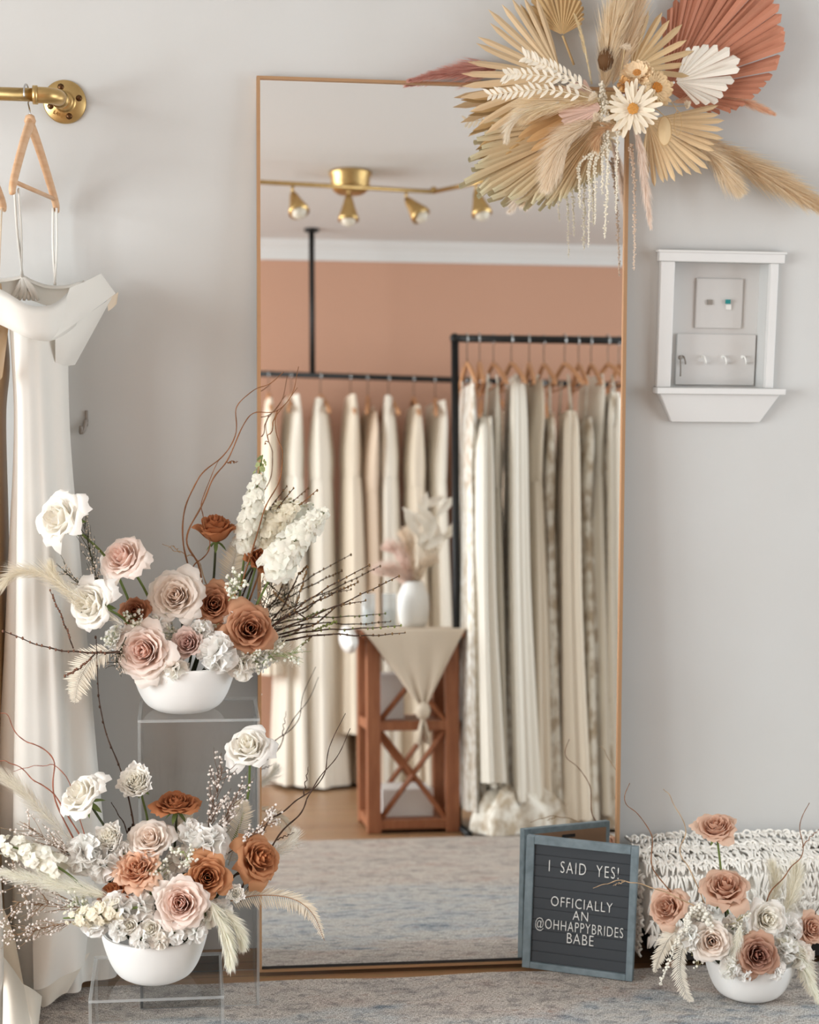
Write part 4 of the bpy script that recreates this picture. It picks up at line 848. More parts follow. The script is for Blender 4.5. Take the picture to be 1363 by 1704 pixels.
def spike(name, label, pts, y, rads, n, col, seed, fr=10, group=None, tipcol=None, cat_='stock flower'):
    rnd = np.random.RandomState(seed); P = cat([W(p[0], p[1], y) for p in pts], 40); k = K(y); t = thing(name, label, cat_, P[0], group)
    mb = MBuild(); tube(mb, P, np.linspace(.0028, .0016, 40), GREEN, sides=6); mb.build('stem', M_WOODY, t); mb = MBuild(); T, U_, B_ = frames(P)
    for i in range(n):
        f = (i + .5)/n; j = int((.30 + .70*f)*39); r = np.interp(f, np.linspace(0, 1, len(rads)), rads)*k; th = i*2.4; d = U_[j]*math.cos(th) + B_[j]*math.sin(th)
        c = P[j] + d*r*.75; sz = fr*k*(1.15 - .55*f)*rnd.uniform(.8, 1.15)
        cc = col if tipcol is None or f < .82 else tipcol
        floret(mb, c, d + T[j]*.5 - FW*.25, sz*(1.25 if f < .82 else .75), cc, seed*100 + i)
    mb.build('blossom_spike', M_PETAL, t); return t
def plume(name, label, pts, y, length_px, n, col, seed, group=None, cat_='pampas plume', wid=.0011, spread=.8, fwd=.9, stemcol=None, droop=0, lenprof=None, colv=.1, stem=True):
    k = K(y); P = [W(p[0], p[1], y + (p[2] if len(p) > 2 else 0)) for p in pts]; t = thing(name, label, cat_, P[0], group)
    mb = MBuild(); Q = cat(P, 24); tube(mb, Q, np.linspace(.0022, .0008, 24), stemcol if stemcol is not None else col*.75, sides=5); mb.build('stem', M_WOODY, t)
    mb = MBuild(); hairs(mb, P, n, length_px*k, wid, col, seed, spread, fwd, lenprof, colv, droop); mb.build('plume', M_HAIR, t, smooth=False); return t
def strand(name, label, pts, y, rpx, col, seed, group=None, cat_='hanging amaranth', dens=2.2):
    rnd = np.random.RandomState(seed); P = cat([W(p[0], p[1], y + (p[2] if len(p) > 2 else 0)) for p in pts], 50); k = K(y); L = np.linalg.norm(np.diff(P, axis=0), axis=1).sum(); t = thing(name, label, cat_, P[0], group)
    mb = MBuild(); tube(mb, P, .0009, col*.85, sides=5); mb.build('stem', M_WOODY, t); mb = MBuild(); n = int(L/(rpx*k)*dens*1.6)
    for i in range(n):
        f = i/n; r = rpx*k*(1 - .45*f); blob(mb, P[int(f*49)] + rnd.randn(3)*r*.55, r*rnd.uniform(.45, .75), np.clip(col*rnd.uniform(.88, 1.06), 0, 1))
    mb.build('catkin', M_DRY, t); return t

# ---------------------------------------------------------------- flowers in the bowl on the tall plinth
T1 = 'in the bowl on the tall plinth'
A1 = [  # px, py, radius, depth offset, axis (right, up, towards camera), colour, label, style, options
 (98, 862, 48, -.15, (-.55, .25, .8), 'white', 'highest white rose, at the far left in front of the hanging gown', 'rose', dict(n=26, reflex=1.0, point=.9, hgt=.9)),
 (205, 928, 43, -.09, (-.35, .45, .8), 'blush', 'pale pink rose on a long stem just below the highest white rose', 'rose', dict(n=30, reflex=.8, point=.6)),
 (150, 1005, 46, -.14, (-.55, .05, .85), 'white', 'open white rose low on the left beside the curling feathery plume', 'rose', dict(n=28, reflex=.9, point=.9)),
 (293, 992, 46, -.05, (-.05, .15, 1), 'pblush', 'large creamy blush rose at the middle top of the tall plinth bowl', 'rose', dict(n=34, reflex=.7, point=.35)),
 (225, 1018, 31, -.05, (-.1, .2, .9), 'brown', 'small brown rose tucked between two pale roses on the left of the tall plinth bowl', 'rose', dict(n=22, reflex=.6, opn=.8)),
 (356, 1006, 38, -.03, (.15, .2, 1), 'toffee', 'toffee brown rose touching the right of the large creamy blush rose', 'rose', dict(n=28, reflex=.7, point=.5)),
 (416, 1047, 46, -.07, (.2, .15, 1), 'toffee', 'wide open toffee rose at the lower right of the tall plinth bowl', 'rose', dict(n=28, reflex=1.0, point=.8)),
 (359, 881, 37, .03, (0, .95, .35), 'rust', 'rust orange rose standing tallest above the bowl beneath the curly twigs', 'rose', dict(n=24, reflex=.35, opn=.9, hgt=1.15)),
 (430, 928, 27, .02, (.45, .4, .7), 'rust', 'small rust rose half hidden behind the white stock spike', 'rose', dict(n=22, reflex=.6)),
 (240, 1083, 50, -.09, (-.15, .1, 1), 'blush', 'large blush rose with pink heart over the left rim of the tall plinth bowl', 'rose', dict(n=36, reflex=.5, point=.3)),
 (313, 1070, 31, -.085, (-.1, .25, 1), 'mauve', 'small dusky mauve rose at the middle of the tall plinth bowl rim', 'rose', dict(n=24, reflex=.4, opn=.85)),
 (362, 1086, 31, -.085, (.1, .1, 1), 'white', 'ruffled cream carnation on the front rim of the tall plinth bowl', 'carnation', {}),
 (402, 1107, 24, -.07, (.2, .0, 1), 'pblush', 'small peach white carnation low on the right rim of the tall plinth bowl', 'carnation', dict(n=26)),
 (290, 1112, 24, -.095, (-.05, -.2, 1), 'pblush', 'cream frilled carnation drooping over the middle of the tall plinth bowl rim', 'carnation', dict(n=26)),
]
A1 += [
 (195, 1062, 20, -.06, (-.4, .1, 1), 'white', 'small white carnation between the lower white rose and the large blush rose', 'carnation', dict(n=24)),
 (335, 1050, 20, -.06, (0, .3, 1), 'white', 'tiny white carnation above the dusky mauve rose', 'carnation', dict(n=24)),
 (262, 1040, 20, -.05, (0, .3, 1), 'white', 'tiny cream carnation between the two large blush roses', 'carnation', dict(n=24)),
 (388, 1030, 18, -.04, (0, .3, 1), 'pblush', 'tiny blush carnation between the two toffee roses', 'carnation', dict(n=22)),
 (430, 1098, 20, -.05, (.3, 0, 1), 'white', 'tiny white carnation under the wide open toffee rose', 'carnation', dict(n=22)),
]
for i, (px, py, r, dy, ax, cl_, lab, st, kw) in enumerate(A1): rose(B1, px, py, r, dy, ax, cl_, lab, st, seed=11 + i, stemcol=GREEN if i in (0, 1, 2) else None, **kw)
y1 = B1[0][1]
spike('stock_flower', 'thick white stock spike leaning right over the mirror edge', [(425, 1010), (452, 958), (480, 912), (515, 875), (546, 848)], y1 - .03, [30, 29, 25, 17, 9], 40, WHITE, 3, 15)
spike('stock_flower', 'tall thin white stock spike with green tip along the mirror frame', [(398, 1000), (410, 900), (424, 830), (437, 757)], y1 + .04, [22, 20, 13, 7], 34, WHITE, 5, 12, tipcol=S(196, 204, 150))
spike('stock_flower', 'faint white stock spike behind the thick leaning one', [(410, 1000), (440, 900), (470, 862), (500, 838)], y1 + .05, [20, 18, 14, 8], 24, CREAMW, 7, 12)
# curly willow
CW = 'curly willow twigs in the tall plinth bowl'
twig('curly_twig', 'curly brown twig rising left of the rust rose and arching to the mirror top left', [(338, 1040), (318, 960), (306, 900), (309, 838), (330, 796), (368, 764), (390, 722), (394, 680), (420, 650), (447, 640), (472, 619)], y1 + .02, .0022, .0008, TWIG, seed=1, wob=.003)
twig('curly_twig', 'curly brown twig crossing the mirror frame with two hooked tips', [(340, 1000), (330, 940), (312, 900), (330, 850), (350, 805), (378, 770), (400, 712), (425, 688), (462, 682), (486, 655), (497, 610)], y1 + .0, .0024, .0008, TWIG, side=[[(462, 682), (446, 730), (440, 740)], [(378, 770), (396, 768)]], seed=2, wob=.003)
twig('curly_twig', 'curly brown twig hanging in a loop in front of the mirror left side', [(400, 980), (430, 880), (446, 838), (466, 790), (472, 752), (458, 722), (462, 690), (478, 668), (495, 645)], y1 - .02, .0018, .0007, TWIG, seed=3, wob=.003)
twig('curly_twig', 'thin curly twig looping low around the rust rose stem', [(352, 1010), (322, 952), (336, 930), (350, 900), (338, 868), (336, 840), (352, 790), (365, 764)], y1 + .01, .0018, .0008, TWIG, seed=4, wob=.003)
twig('curly_twig', 'short pale twig curling left at the height of the rust rose', [(352, 1000), (330, 935), (300, 920), (270, 905)], y1 + .03, .0015, .0007, PALETWIG, side=[[(300, 920), (290, 910), (280, 912)]], seed=5, wob=.003)
# straight budded branches to the right
for i, (pts, sd, lab) in enumerate((
  ([(420, 1066), (490, 1015), (545, 978), (615, 940)], [[(490, 1015), (512, 945)]], 'dark budded branch reaching highest to the right across the mirror'),
  ([(420, 1060), (500, 1015), (560, 985), (596, 969)], [], 'dark budded branch second from the top on the right'),
  ([(430, 1062), (510, 1030), (600, 990), (663, 959)], [[(510, 1030), (470, 1000), (455, 985)]], 'long dark budded branch ending beside the mirrored candle glasses'),
  ([(430, 1064), (520, 1040), (560, 1010), (608, 1000)], [], 'dark budded branch lying midway among the right hand bundle'),
  ([(440, 1066), (520, 1050), (600, 1046), (668, 1041)], [[(520, 1050), (560, 1034)]], 'level budded branch pointing right with green leaf buds'),
  ([(440, 1072), (540, 1056), (610, 1058), (675, 1053)], [[(520, 1058), (500, 1075)]], 'lowest budded branch pointing right past the toffee rose'),
  ([(430, 1060), (470, 1010), (495, 960), (511, 942)], [], 'short steep budded twig right of the stock spike'),
  ([(415, 1000), (450, 905), (490, 850), (528, 815)], [], 'thin straight twig slanting up through the white stock'),
  ([(400, 1000), (440, 900), (460, 850), (488, 813)], [], 'thin grey twig behind the stock spikes'))):
    twig('budded_branch', lab, pts, y1 - .04 + .012*i, .0024, .0009, DKTWIG if i != 7 else TWIG, side=sd, buds=16, budcol=S(150, 120, 84) if i != 4 else S(150, 160, 90), seed=20 + i, wob=.001)
twig('budded_branch', 'long dark branch reaching left across the gown to the photo edge', [(200, 1085), (150, 1086), (80, 1078), (5, 1050)], y1 - .15, .0026, .0009, DKTWIG, side=[[(122, 1079), (104, 1030), (83, 982)], [(160, 1086), (135, 1110), (107, 1125)]], buds=18, budcol=S(150, 110, 90), seed=33, wob=.001)
# filler sprigs
for i, (a, b, w_, lab) in enumerate((
  ((170, 1000), (132, 845), 40, 'dark budded heath sprig behind the highest white rose'), ((185, 1010), (105, 950), 40, 'dark heath sprig between the pale pink and the lower white rose'),
  ((430, 1060), (455, 965), 70, 'dark bushy heath sprig right of the toffee roses'), ((440, 1060), (500, 1000), 60, 'dark heath sprig spreading under the budded branches'), ((210, 1060), (190, 1110), 60, 'dark heath sprig dropping left of the tall plinth bowl'))):
    spray('heath_sprig', lab, a, b, y1 + (-.10 if i in (0, 1, 4) else 0), w_, 26, DKGREEN*.7 + DKTWIG*.3, S(236, 224, 210), .0019, 50 + i, branch=3, dots=3)
for i, (a, b, w_, lab) in enumerate((
  ((300, 1075), (268, 1030), 60, "baby's breath sprig under the large creamy blush rose"), ((340, 1085), (345, 1040), 60, "baby's breath sprig between the mauve and the toffee rose"), ((400, 1090), (500, 1085), 60, "baby's breath sprig spilling right of the tall plinth bowl"),
  ((230, 1050), (220, 1020), 50, "baby's breath sprig around the small brown rose"), ((200, 1080), (180, 1050), 50, "baby's breath sprig at the left rim of the tall plinth bowl"), ((395, 1085), (440, 1105), 60, "baby's breath sprig below the wide open toffee rose"), ((380, 1000), (400, 960), 60, "baby's breath sprig at the foot of the stock spikes"))):
    spray('babys_breath', lab, a, b, y1 - .05 - .005*i, w_, 22, S(150, 160, 110), WHITE, .0030, 60 + i, dots=3)
plume('feather_plume', 'white feathery plume curling to the left photo edge over the gown', [(205, 1040), (120, 985), (70, 955), (25, 955), (-6, 985)], y1 - .16, 34, 900, S(246, 240, 226), 71, cat_='grass plume', wid=.0009)
plume('feather_plume', 'upright white feathery tuft just above the lower left white rose', [(150, 1030), (110, 985), (92, 960), (82, 935)], y1 - .15, 26, 500, S(246, 240, 226), 72, cat_='grass plume', wid=.0009)
fern('bleached_fern', 'bleached fern hanging down left of the tall plinth bowl', [(185, 1080), (150, 1100), (130, 1135), (124, 1172)], y1 - .12, 30, S(232, 222, 204), seed=81, nleaf=34)
fern('bleached_fern', 'bleached fern fanning out under the budded branches on the right', [(400, 1085), (440, 1080), (470, 1085), (500, 1110)], y1 - .03, 26, S(232, 222, 204), seed=82, nleaf=30)
fern('bleached_fern', 'cream fern behind the bowl between the rust rose and the stock', [(385, 1030), (385, 960), (392, 920), (402, 890)], y1 + .05, 26, S(226, 214, 190), seed=83, nleaf=30)

# ---------------------------------------------------------------- flowers in the bowl on the low riser
A2 = [
 (136, 1323, 45, -.03, (-.45, .6, .6), 'white', 'large white rose at the upper left above the low riser bowl', 'rose', dict(n=28, reflex=.9, point=.9)),
 (229, 1305, 36, .02, (-.1, .45, .9), 'white', 'round white ranunculus on a straight stem above the low riser bowl', 'ball', {}),
 (294, 1338, 42, .02, (.05, .94, .32), 'rust', 'flat rust brown rose seen from the side in front of the tall plinth', 'rose', dict(n=30, reflex=.5, hgt=.62)),
 (413, 1243, 43, .04, (-.15, .6, .75), 'white', 'white rose high on the right against the tall plinth edge', 'rose', dict(n=28, reflex=1.0, point=.9)),
 (250, 1398, 40, -.02, (-.05, .6, .8), 'pblush', 'blush rose at the middle back of the low riser bowl', 'rose', dict(n=30, reflex=.7, point=.5)),
 (228, 1447, 41, -.06, (-.1, .55, .8), 'peach', 'ruffled peach rose at the left middle of the low riser bowl', 'rose', dict(n=34, reflex=.6, ruffle=.05, hgt=.8)),
 (190, 1490, 37, -.06, (-.4, .7, .5), 'rust', 'brown orange rose half buried at the left rim of the low riser bowl', 'rose', dict(n=24, reflex=.7)),
 (345, 1460, 41, -.07, (.15, .2, 1), 'caramel', 'caramel rose facing forward at the right of the low riser bowl', 'rose', dict(n=30, reflex=.55, point=.4)),
 (432, 1429, 44, -.02, (.6, .3, .7), 'caramel', 'caramel rose tilted right against the tall plinth edge and mirror', 'rose', dict(n=28, reflex=1.0, point=.9)),
 (301, 1503, 47, -.10, (0, .2, 1), 'blush', 'large blush rose with pink heart at the front of the low riser bowl', 'rose', dict(n=36, reflex=.45, point=.3)),
 (391, 1487, 19, -.07, (.2, .2, 1), 'white', 'tiny white ranunculus on the right rim of the low riser bowl', 'ball', {}),
 (345, 1407, 35, -.01, (.1, .5, .8), 'white', 'cream white carnation behind the forward facing caramel rose', 'carnation', {}),
 (318, 1385, 22, .0, (.1, .5, .8), 'white', 'small cream carnation just below the flat rust rose', 'carnation', dict(n=24)),
 (186, 1398, 31, -.01, (-.2, .5, .8), 'white', 'white ranunculus between the large white rose and the peach rose', 'ball', {}),
 (140, 1422, 33, -.02, (-.4, .4, .8), 'white', 'white carnation at the far left of the low riser bowl over the gown', 'carnation', {}),
 (172, 1440, 28, -.03, (-.4, .3, .8), 'white', 'white carnation left of the ruffled peach rose', 'carnation', dict(n=30)),
 (196, 1512, 26, -.09, (-.2, .2, 1), 'white', 'white carnation below the half buried brown rose', 'carnation', dict(n=30)),
 (160, 1530, 26, -.08, (-.4, .1, 1), 'white', 'white carnation hanging over the left rim of the low riser bowl', 'carnation', dict(n=30)),
 (216, 1540, 19, -.11, (-.1, .15, 1), 'white', 'left one of two little cream spray roses on the low riser bowl rim', 'rose', dict(n=20, reflex=.4)),
 (251, 1544, 21, -.11, (0, .1, 1), 'white', 'right one of two little cream spray roses on the low riser bowl rim', 'rose', dict(n=20, reflex=.4)),
 (345, 1520, 24, -.08, (.2, .2, 1), 'pblush', 'cream carnation under the forward facing caramel rose', 'carnation', dict(n=26)),
]
A2 += [
 (272, 1470, 24, -.05, (0, .4, .9), 'white', 'small cream carnation tucked between the peach and the front blush rose', 'carnation', dict(n=26)),
 (366, 1518, 22, -.07, (.3, .1, 1), 'white', 'small cream carnation behind the drooping frilled leaf', 'carnation', dict(n=26)),
 (234, 1508, 24, -.085, (0, .2, 1), 'white', 'small cream carnation above the two little spray roses', 'carnation', dict(n=26)),
 (290, 1553, 19, -.11, (0, -.1, 1), 'white', 'small cream carnation under the front blush rose on the bowl rim', 'carnation', dict(n=24)),
 (300, 1430, 22, -.01, (0, .5, .8), 'pblush', 'small blush carnation right of the back blush rose', 'carnation', dict(n=24)),
 (235, 1563, 17, -.118, (-.1, -.1, 1), 'white', 'tiny cream carnation lowest on the middle left of the low riser bowl rim', 'carnation', dict(n=22)),
 (266, 1566, 16, -.118, (0, -.1, 1), 'pblush', 'tiny blush carnation lowest at the middle of the low riser bowl rim', 'carnation', dict(n=22)),
 (325, 1552, 19, -.105, (.2, -.1, 1), 'white', 'tiny cream carnation on the right rim beside the frilled leaf', 'carnation', dict(n=22)),
 (198, 1548, 18, -.11, (-.3, -.1, 1), 'white', 'tiny cream carnation at the left rim beside the spray roses', 'carnation', dict(n=22)),
 (205, 1420, 20, -.02, (-.1, .5, .8), 'white', 'tiny white carnation left of the back blush rose', 'carnation', dict(n=24)),
]
for i, (px, py, r, dy, ax, cl_, lab, st, kw) in enumerate(A2): rose(B2, px, py, r, dy, ax, cl_, lab, st, seed=111 + i, stemcol=GREEN if i in (1, 3) else None, **kw)
y2 = B2[0][1]
twig('curly_twig', 'dark curly twig rising right across the mirror beside the mirrored table', [(395, 1500), (437, 1386), (470, 1350), (505, 1325), (540, 1288), (549, 1240), (575, 1187)], y2 + .03, .0022, .0007, DKTWIG, side=[[(505, 1325), (513, 1276)]], seed=41, wob=.002)
twig('curly_twig', 'dark curly twig bowing right below the other one to a fine tip', [(400, 1500), (460, 1398), (505, 1345), (520, 1310), (560, 1260), (583, 1212)], y2 + .01, .0022, .0007, DKTWIG, side=[[(460, 1398), (490, 1385)]], seed=42, wob=.002)
twig('curly_twig', 'red brown curly twig arching left over the gown with a forked tip', [(150, 1450), (94, 1335), (88, 1265), (57, 1238), (32, 1228), (14, 1192), (-3, 1186)], y2 + .0, .0018, .0007, S(150, 92, 72), seed=43, wob=.002)
twig('curly_twig', 'red brown curly twig lying flat to the left photo edge', [(150, 1420), (96, 1330), (60, 1300), (20, 1270), (-4, 1266)], y2 - .01, .0018, .0007, S(150, 92, 72), side=[[(150, 1420), (107, 1288), (60, 1275), (22, 1284)]], seed=44, wob=.002)
twig('budded_branch', 'tall dark twig rising from the low riser bowl left of the tall plinth', [(235, 1480), (223, 1371), (200, 1280), (172, 1205), (163, 1135), (160, 1060)], y2 + .03, .0022, .0008, DKTWIG, side=[[(223, 1371), (212, 1385)]], buds=14, budcol=DKTWIG*1.6, seed=45, wob=.001)
twig('budded_branch', 'short dark twig left of the round ranunculus stem', [(235, 1470), (212, 1385), (185, 1335)], y2 + .02, .002, .0008, DKTWIG, seed=46, wob=.001)
twig('budded_branch', 'dark stem lying to the right below the tilted caramel rose', [(350, 1490), (395, 1455), (440, 1440)], y2 - .01, .0026, .0012, DKTWIG, seed=47, wob=.001)
for i, (a, b, w_, lab) in enumerate((
  ((340, 1420), (372, 1275), 62, 'wax flower sprig with pale buds left of the high white rose'), ((350, 1430), (400, 1310), 50, 'wax flower sprig in front of the tall plinth right panel'), ((380, 1420), (455, 1360), 40, 'wax flower sprig reaching to the mirror frame'),
  ((150, 1510), (20, 1500), 90, 'wax flower sprig spreading left to the photo edge, lower'), ((140, 1530), (10, 1560), 70, 'lowest wax flower sprig in front of the gown hem'), ((160, 1450), (40, 1370), 60, 'wax flower sprig below the large white rose at left'), ((120, 1500), (-5, 1450), 80, 'wax flower sprig at the left photo edge beside the grass plume'))):
    spray('wax_flower', lab, a, b, y2 + .01 - .008*i, w_, 34, S(110, 84, 66) if i < 3 else S(150, 122, 96), S(252, 244, 238), .0023, 160 + i, dots=4)
for i, (a, b, w_, lab) in enumerate((((280, 1480), (262, 1440), 50, "baby's breath sprig between the peach and blush roses"), ((320, 1450), (305, 1415), 60, "baby's breath sprig above the front blush rose"), ((180, 1520), (120, 1500), 60, "baby's breath sprig on the left rim of the low riser bowl"))):
    spray('babys_breath', lab, a, b, y2 - .06, w_, 20, S(150, 160, 110), WHITE, .0030, 180 + i, dots=3)
spike('stock_flower', 'white stock stem lying left across the gown from the low riser bowl', [(155, 1493), (110, 1452), (60, 1425), (15, 1408), (-20, 1410)], y2 - .06, [16, 20, 20, 14], 26, WHITE, 13, 12)
spike('stock_flower', 'white stock stem drooping over the left rim of the low riser bowl', [(230, 1510), (190, 1515), (150, 1525), (105, 1528)], y2 - .10, [16, 20, 18, 12], 24, CREAMW, 14, 11)
plume('grass_plume', 'soft white grass plume lying left above the wax flowers', [(190, 1495), (140, 1480), (70, 1466), (0, 1452)], y2 - .07, 38, 1300, WHITE, 191, cat_='grass plume', wid=.0009)
plume('grass_plume', 'pale grass plume leaning up to the left photo edge over the gown', [(140, 1420), (70, 1350), (30, 1310), (-10, 1280)], y2 + .02, 34, 900, S(246, 242, 232), 192, cat_='grass plume', wid=.0009)
plume('grass_plume', 'white feathery tuft behind the right tilted caramel rose', [(400, 1440), (450, 1420), (480, 1405), (492, 1385)], y2 + .03, 30, 600, S(248, 244, 236), 193, cat_='grass plume', wid=.0009)
def featherleaf(name, label, pts, y, w, col, seed):
    t = plume(name, label, pts, y, w, 700, col, seed, cat_='bleached leaf', wid=.0024, spread=.75, fwd=1.0, lenprof=lambda t: .35 + .65*np.sin(PI*np.clip(t*.7 + .25, 0, 1)), colv=.05); return t
featherleaf('bleached_leaf', 'white frilled leaf drooping from the right rim of the low riser bowl', [(350, 1500), (368, 1535), (380, 1570), (384, 1605)], y2 - .10, 34, WHITE, 194)
featherleaf('bleached_leaf', 'smaller white frilled leaf beside the drooping one', [(350, 1505), (385, 1530), (400, 1555), (404, 1575)], y2 - .085, 26, WHITE, 195)
fern('bleached_fern', 'bleached fern bending right in front of the mirror foot', [(380, 1500), (430, 1490), (485, 1495), (520, 1520), (540, 1565)], y2 - .03, 27, S(232, 220, 200), seed=84, nleaf=44, hang=.7, stemcol=S(170, 130, 96))
fern('bleached_fern', 'pale fern standing behind the carnations in front of the tall plinth', [(330, 1450), (322, 1400), (310, 1370), (290, 1350)], y2 + .03, 26, S(228, 218, 198), seed=85, nleaf=30)
fern('bleached_fern', 'pale fern behind the wax flowers near the tall plinth edge', [(380, 1440), (395, 1390), (402, 1350), (404, 1330)], y2 + .04, 26, S(228, 218, 198), seed=86, nleaf=30)

# ---------------------------------------------------------------- flowers in the bowl on the rug
A3 = [
 (1192, 1377, 39, -.01, (-.15, .85, .5), 'tan', 'tan rose standing tallest on a green stem above the rug bowl', 'rose', dict(n=32, reflex=.6, hgt=.75, point=.5)),
 (1207, 1478, 45, -.04, (-.05, .75, .65), 'tan', 'large tan rose with wide turned down petals at the middle of the rug bowl', 'rose', dict(n=28, reflex=1.0, point=.7)),
 (1111, 1510, 37, -.03, (-.5, .4, .75), 'tan', 'tan rose at the left of the rug bowl in front of the pouf', 'rose', dict(n=26, reflex=.9, point=.5)),
 (1276, 1530, 37, -.06, (.15, .2, 1), 'white', 'open white rose at the right of the rug bowl', 'rose', dict(n=30, reflex=.5, point=.5)),
 (1184, 1566, 38, -.09, (-.1, .15, 1), 'pblush', 'creamy rose with tan heart at the left front of the rug bowl', 'rose', dict(n=32, reflex=.5, point=.5)),
 (1261, 1589, 40, -.11, (.1, .15, 1), 'dusty', 'dusty brown rose with pointed petals at the front of the rug bowl', 'rose', dict(n=28, reflex=1.0, point=.9)),
 (1350, 1545, 32, -.03, (.3, .3, .9), 'tan', 'tan rose cut by the right photo edge', 'rose', dict(n=26, reflex=.7)),
 (1160, 1525, 24, -.04, (-.2, .4, .9), 'white', 'cream carnation between the left tan rose and the large tan rose', 'carnation', dict(n=30)),
 (1305, 1580, 24, -.07, (.3, .2, .9), 'white', 'cream carnation on the right rim of the rug bowl', 'carnation', dict(n=30)),
]
A3 += [
 (1220, 1545, 22, -.05, (0, .3, 1), 'white', 'small cream carnation at the heart of the rug bowl', 'carnation', dict(n=26)),
 (1150, 1560, 24, -.07, (-.3, .2, 1), 'white', 'white carnation left of the creamy rose in the rug bowl', 'carnation', dict(n=28)),
 (1310, 1545, 26, -.03, (.2, .3, 1), 'white', 'white carnation between the open white rose and the edge tan rose', 'carnation', dict(n=28)),
 (1215, 1608, 20, -.10, (-.1, 0, 1), 'white', 'small white carnation low on the rug bowl rim left of the dusty rose', 'carnation', dict(n=24)),
 (1240, 1618, 16, -.105, (0, -.1, 1), 'white', 'tiny white carnation lowest on the rug bowl rim under the dusty rose', 'carnation', dict(n=22)),
 (1290, 1612, 18, -.10, (.2, -.1, 1), 'white', 'tiny white carnation on the rug bowl rim right of the dusty rose', 'carnation', dict(n=22)),
 (1330, 1590, 24, -.06, (.3, .1, 1), 'pblush', 'blush carnation low at the right of the rug bowl', 'carnation', dict(n=26)),
]
for i, (px, py, r, dy, ax, cl_, lab, st, kw) in enumerate(A3): rose(B3, px, py, r, dy, ax, cl_, lab, st, seed=211 + i, stemcol=GREEN if i == 0 else None, **kw)
y3 = B3[0][1]
plume('grass_plume', 'white fluffy tuft between the creamy rose and the dusty brown rose', [(1232, 1540), (1226, 1570), (1218, 1600), (1214, 1615)], y3 - .10, 34, 900, WHITE, 301, cat_='grass plume', wid=.0009)
plume('grass_plume', 'white feathery plume leaning right above the rug bowl', [(1270, 1560), (1310, 1510), (1322, 1470), (1326, 1440)], y3 + .0, 40, 1100, S(246, 242, 230), 302, cat_='grass plume', wid=.0009)
plume('grass_plume', 'white feathery plume standing behind the open white rose', [(1260, 1550), (1285, 1500), (1290, 1465), (1284, 1435)], y3 + .03, 36, 800, S(246, 242, 230), 303, cat_='grass plume', wid=.0009)
featherleaf('bleached_leaf', 'white frilled leaf drooping at the right rim of the rug bowl', [(1290, 1560), (1322, 1580), (1340, 1615), (1362, 1665)], y3 - .07, 30, WHITE, 304)
for i, (pts, lab) in enumerate((([(1185, 1540), (1155, 1520), (1136, 1550), (1118, 1590), (1098, 1640)], 'longest white amaranth strand hanging left of the rug bowl'), ([(1190, 1545), (1170, 1515), (1148, 1525), (1132, 1560), (1120, 1580)], 'short white amaranth strand under the left tan rose'), ([(1185, 1545), (1165, 1508), (1150, 1520), (1142, 1555)], 'shortest white amaranth strand behind the creamy rose'))):
    strand('amaranth_strand', lab, pts, y3 - .07 - .01*i, 6, S(248, 244, 232), 310 + i)
fern('bleached_fern', 'bleached fern drooping to the rug left of the rug bowl', [(1180, 1560), (1140, 1570), (1130, 1610), (1140, 1650), (1155, 1668)], y3 - .08, 22, S(242, 236, 222), seed=87, nleaf=40, hang=.5)
fern('bleached_fern', 'bleached fern hanging at the far left of the rug bowl before the pouf leg', [(1160, 1550), (1120, 1555), (1100, 1585), (1088, 1620)], y3 - .05, 24, S(240, 232, 216), seed=88, nleaf=36, hang=.5)
fern('bleached_fern', 'bleached fern hanging at the right of the rug bowl', [(1300, 1570), (1335, 1590), (1345, 1625), (1352, 1660)], y3 - .06, 28, S(240, 232, 216), seed=89, nleaf=36, hang=.5)
for i, (pts, sd, lab, c_) in enumerate((
  ([(1150, 1520), (1112, 1478), (1084, 1440), (1086, 1392), (1060, 1355), (1039, 1330), (1048, 1303)], [], 'curly tan twig rising highest beside the mirror foot', TWIG),
  ([(1175, 1510), (1150, 1450), (1132, 1420), (1140, 1380), (1118, 1330), (1104, 1313)], [], 'pale curly twig in front of the wall above the pouf', PALETWIG),
  ([(1270, 1530), (1280, 1490), (1310, 1452), (1335, 1418), (1332, 1368), (1347, 1336)], [[(1335, 1410), (1350, 1392), (1366, 1378)]], 'dark curly twig rising at the right photo edge', TWIG),
  ([(1160, 1510), (1120, 1490), (1075, 1474), (1040, 1466), (1010, 1470), (987, 1478)], [[(1040, 1466), (1020, 1474)]], 'fine curly twig reaching left in front of the letter board', PALETWIG),
  ([(1330, 1560), (1352, 1530), (1366, 1500)], [], 'dark stem beside the tan rose at the right photo edge', DKTWIG))):
    twig('curly_twig', lab, pts, y3 - .02 - (.06 if i == 3 else 0), .0017, .0007, c_, side=sd, seed=320 + i, wob=.002)
for i, (a, b, lab) in enumerate((((1250, 1570), (1225, 1530), 'white gypsum sprig at the heart of the rug bowl'), ((1200, 1580), (1150, 1590), 'white gypsum sprig on the left rim of the rug bowl'))):
    spray('babys_breath', lab.replace('gypsum', "baby's breath"), a, b, y3 - .07, 60, 20, S(170, 160, 120), WHITE, .0028, 330 + i, dots=3)

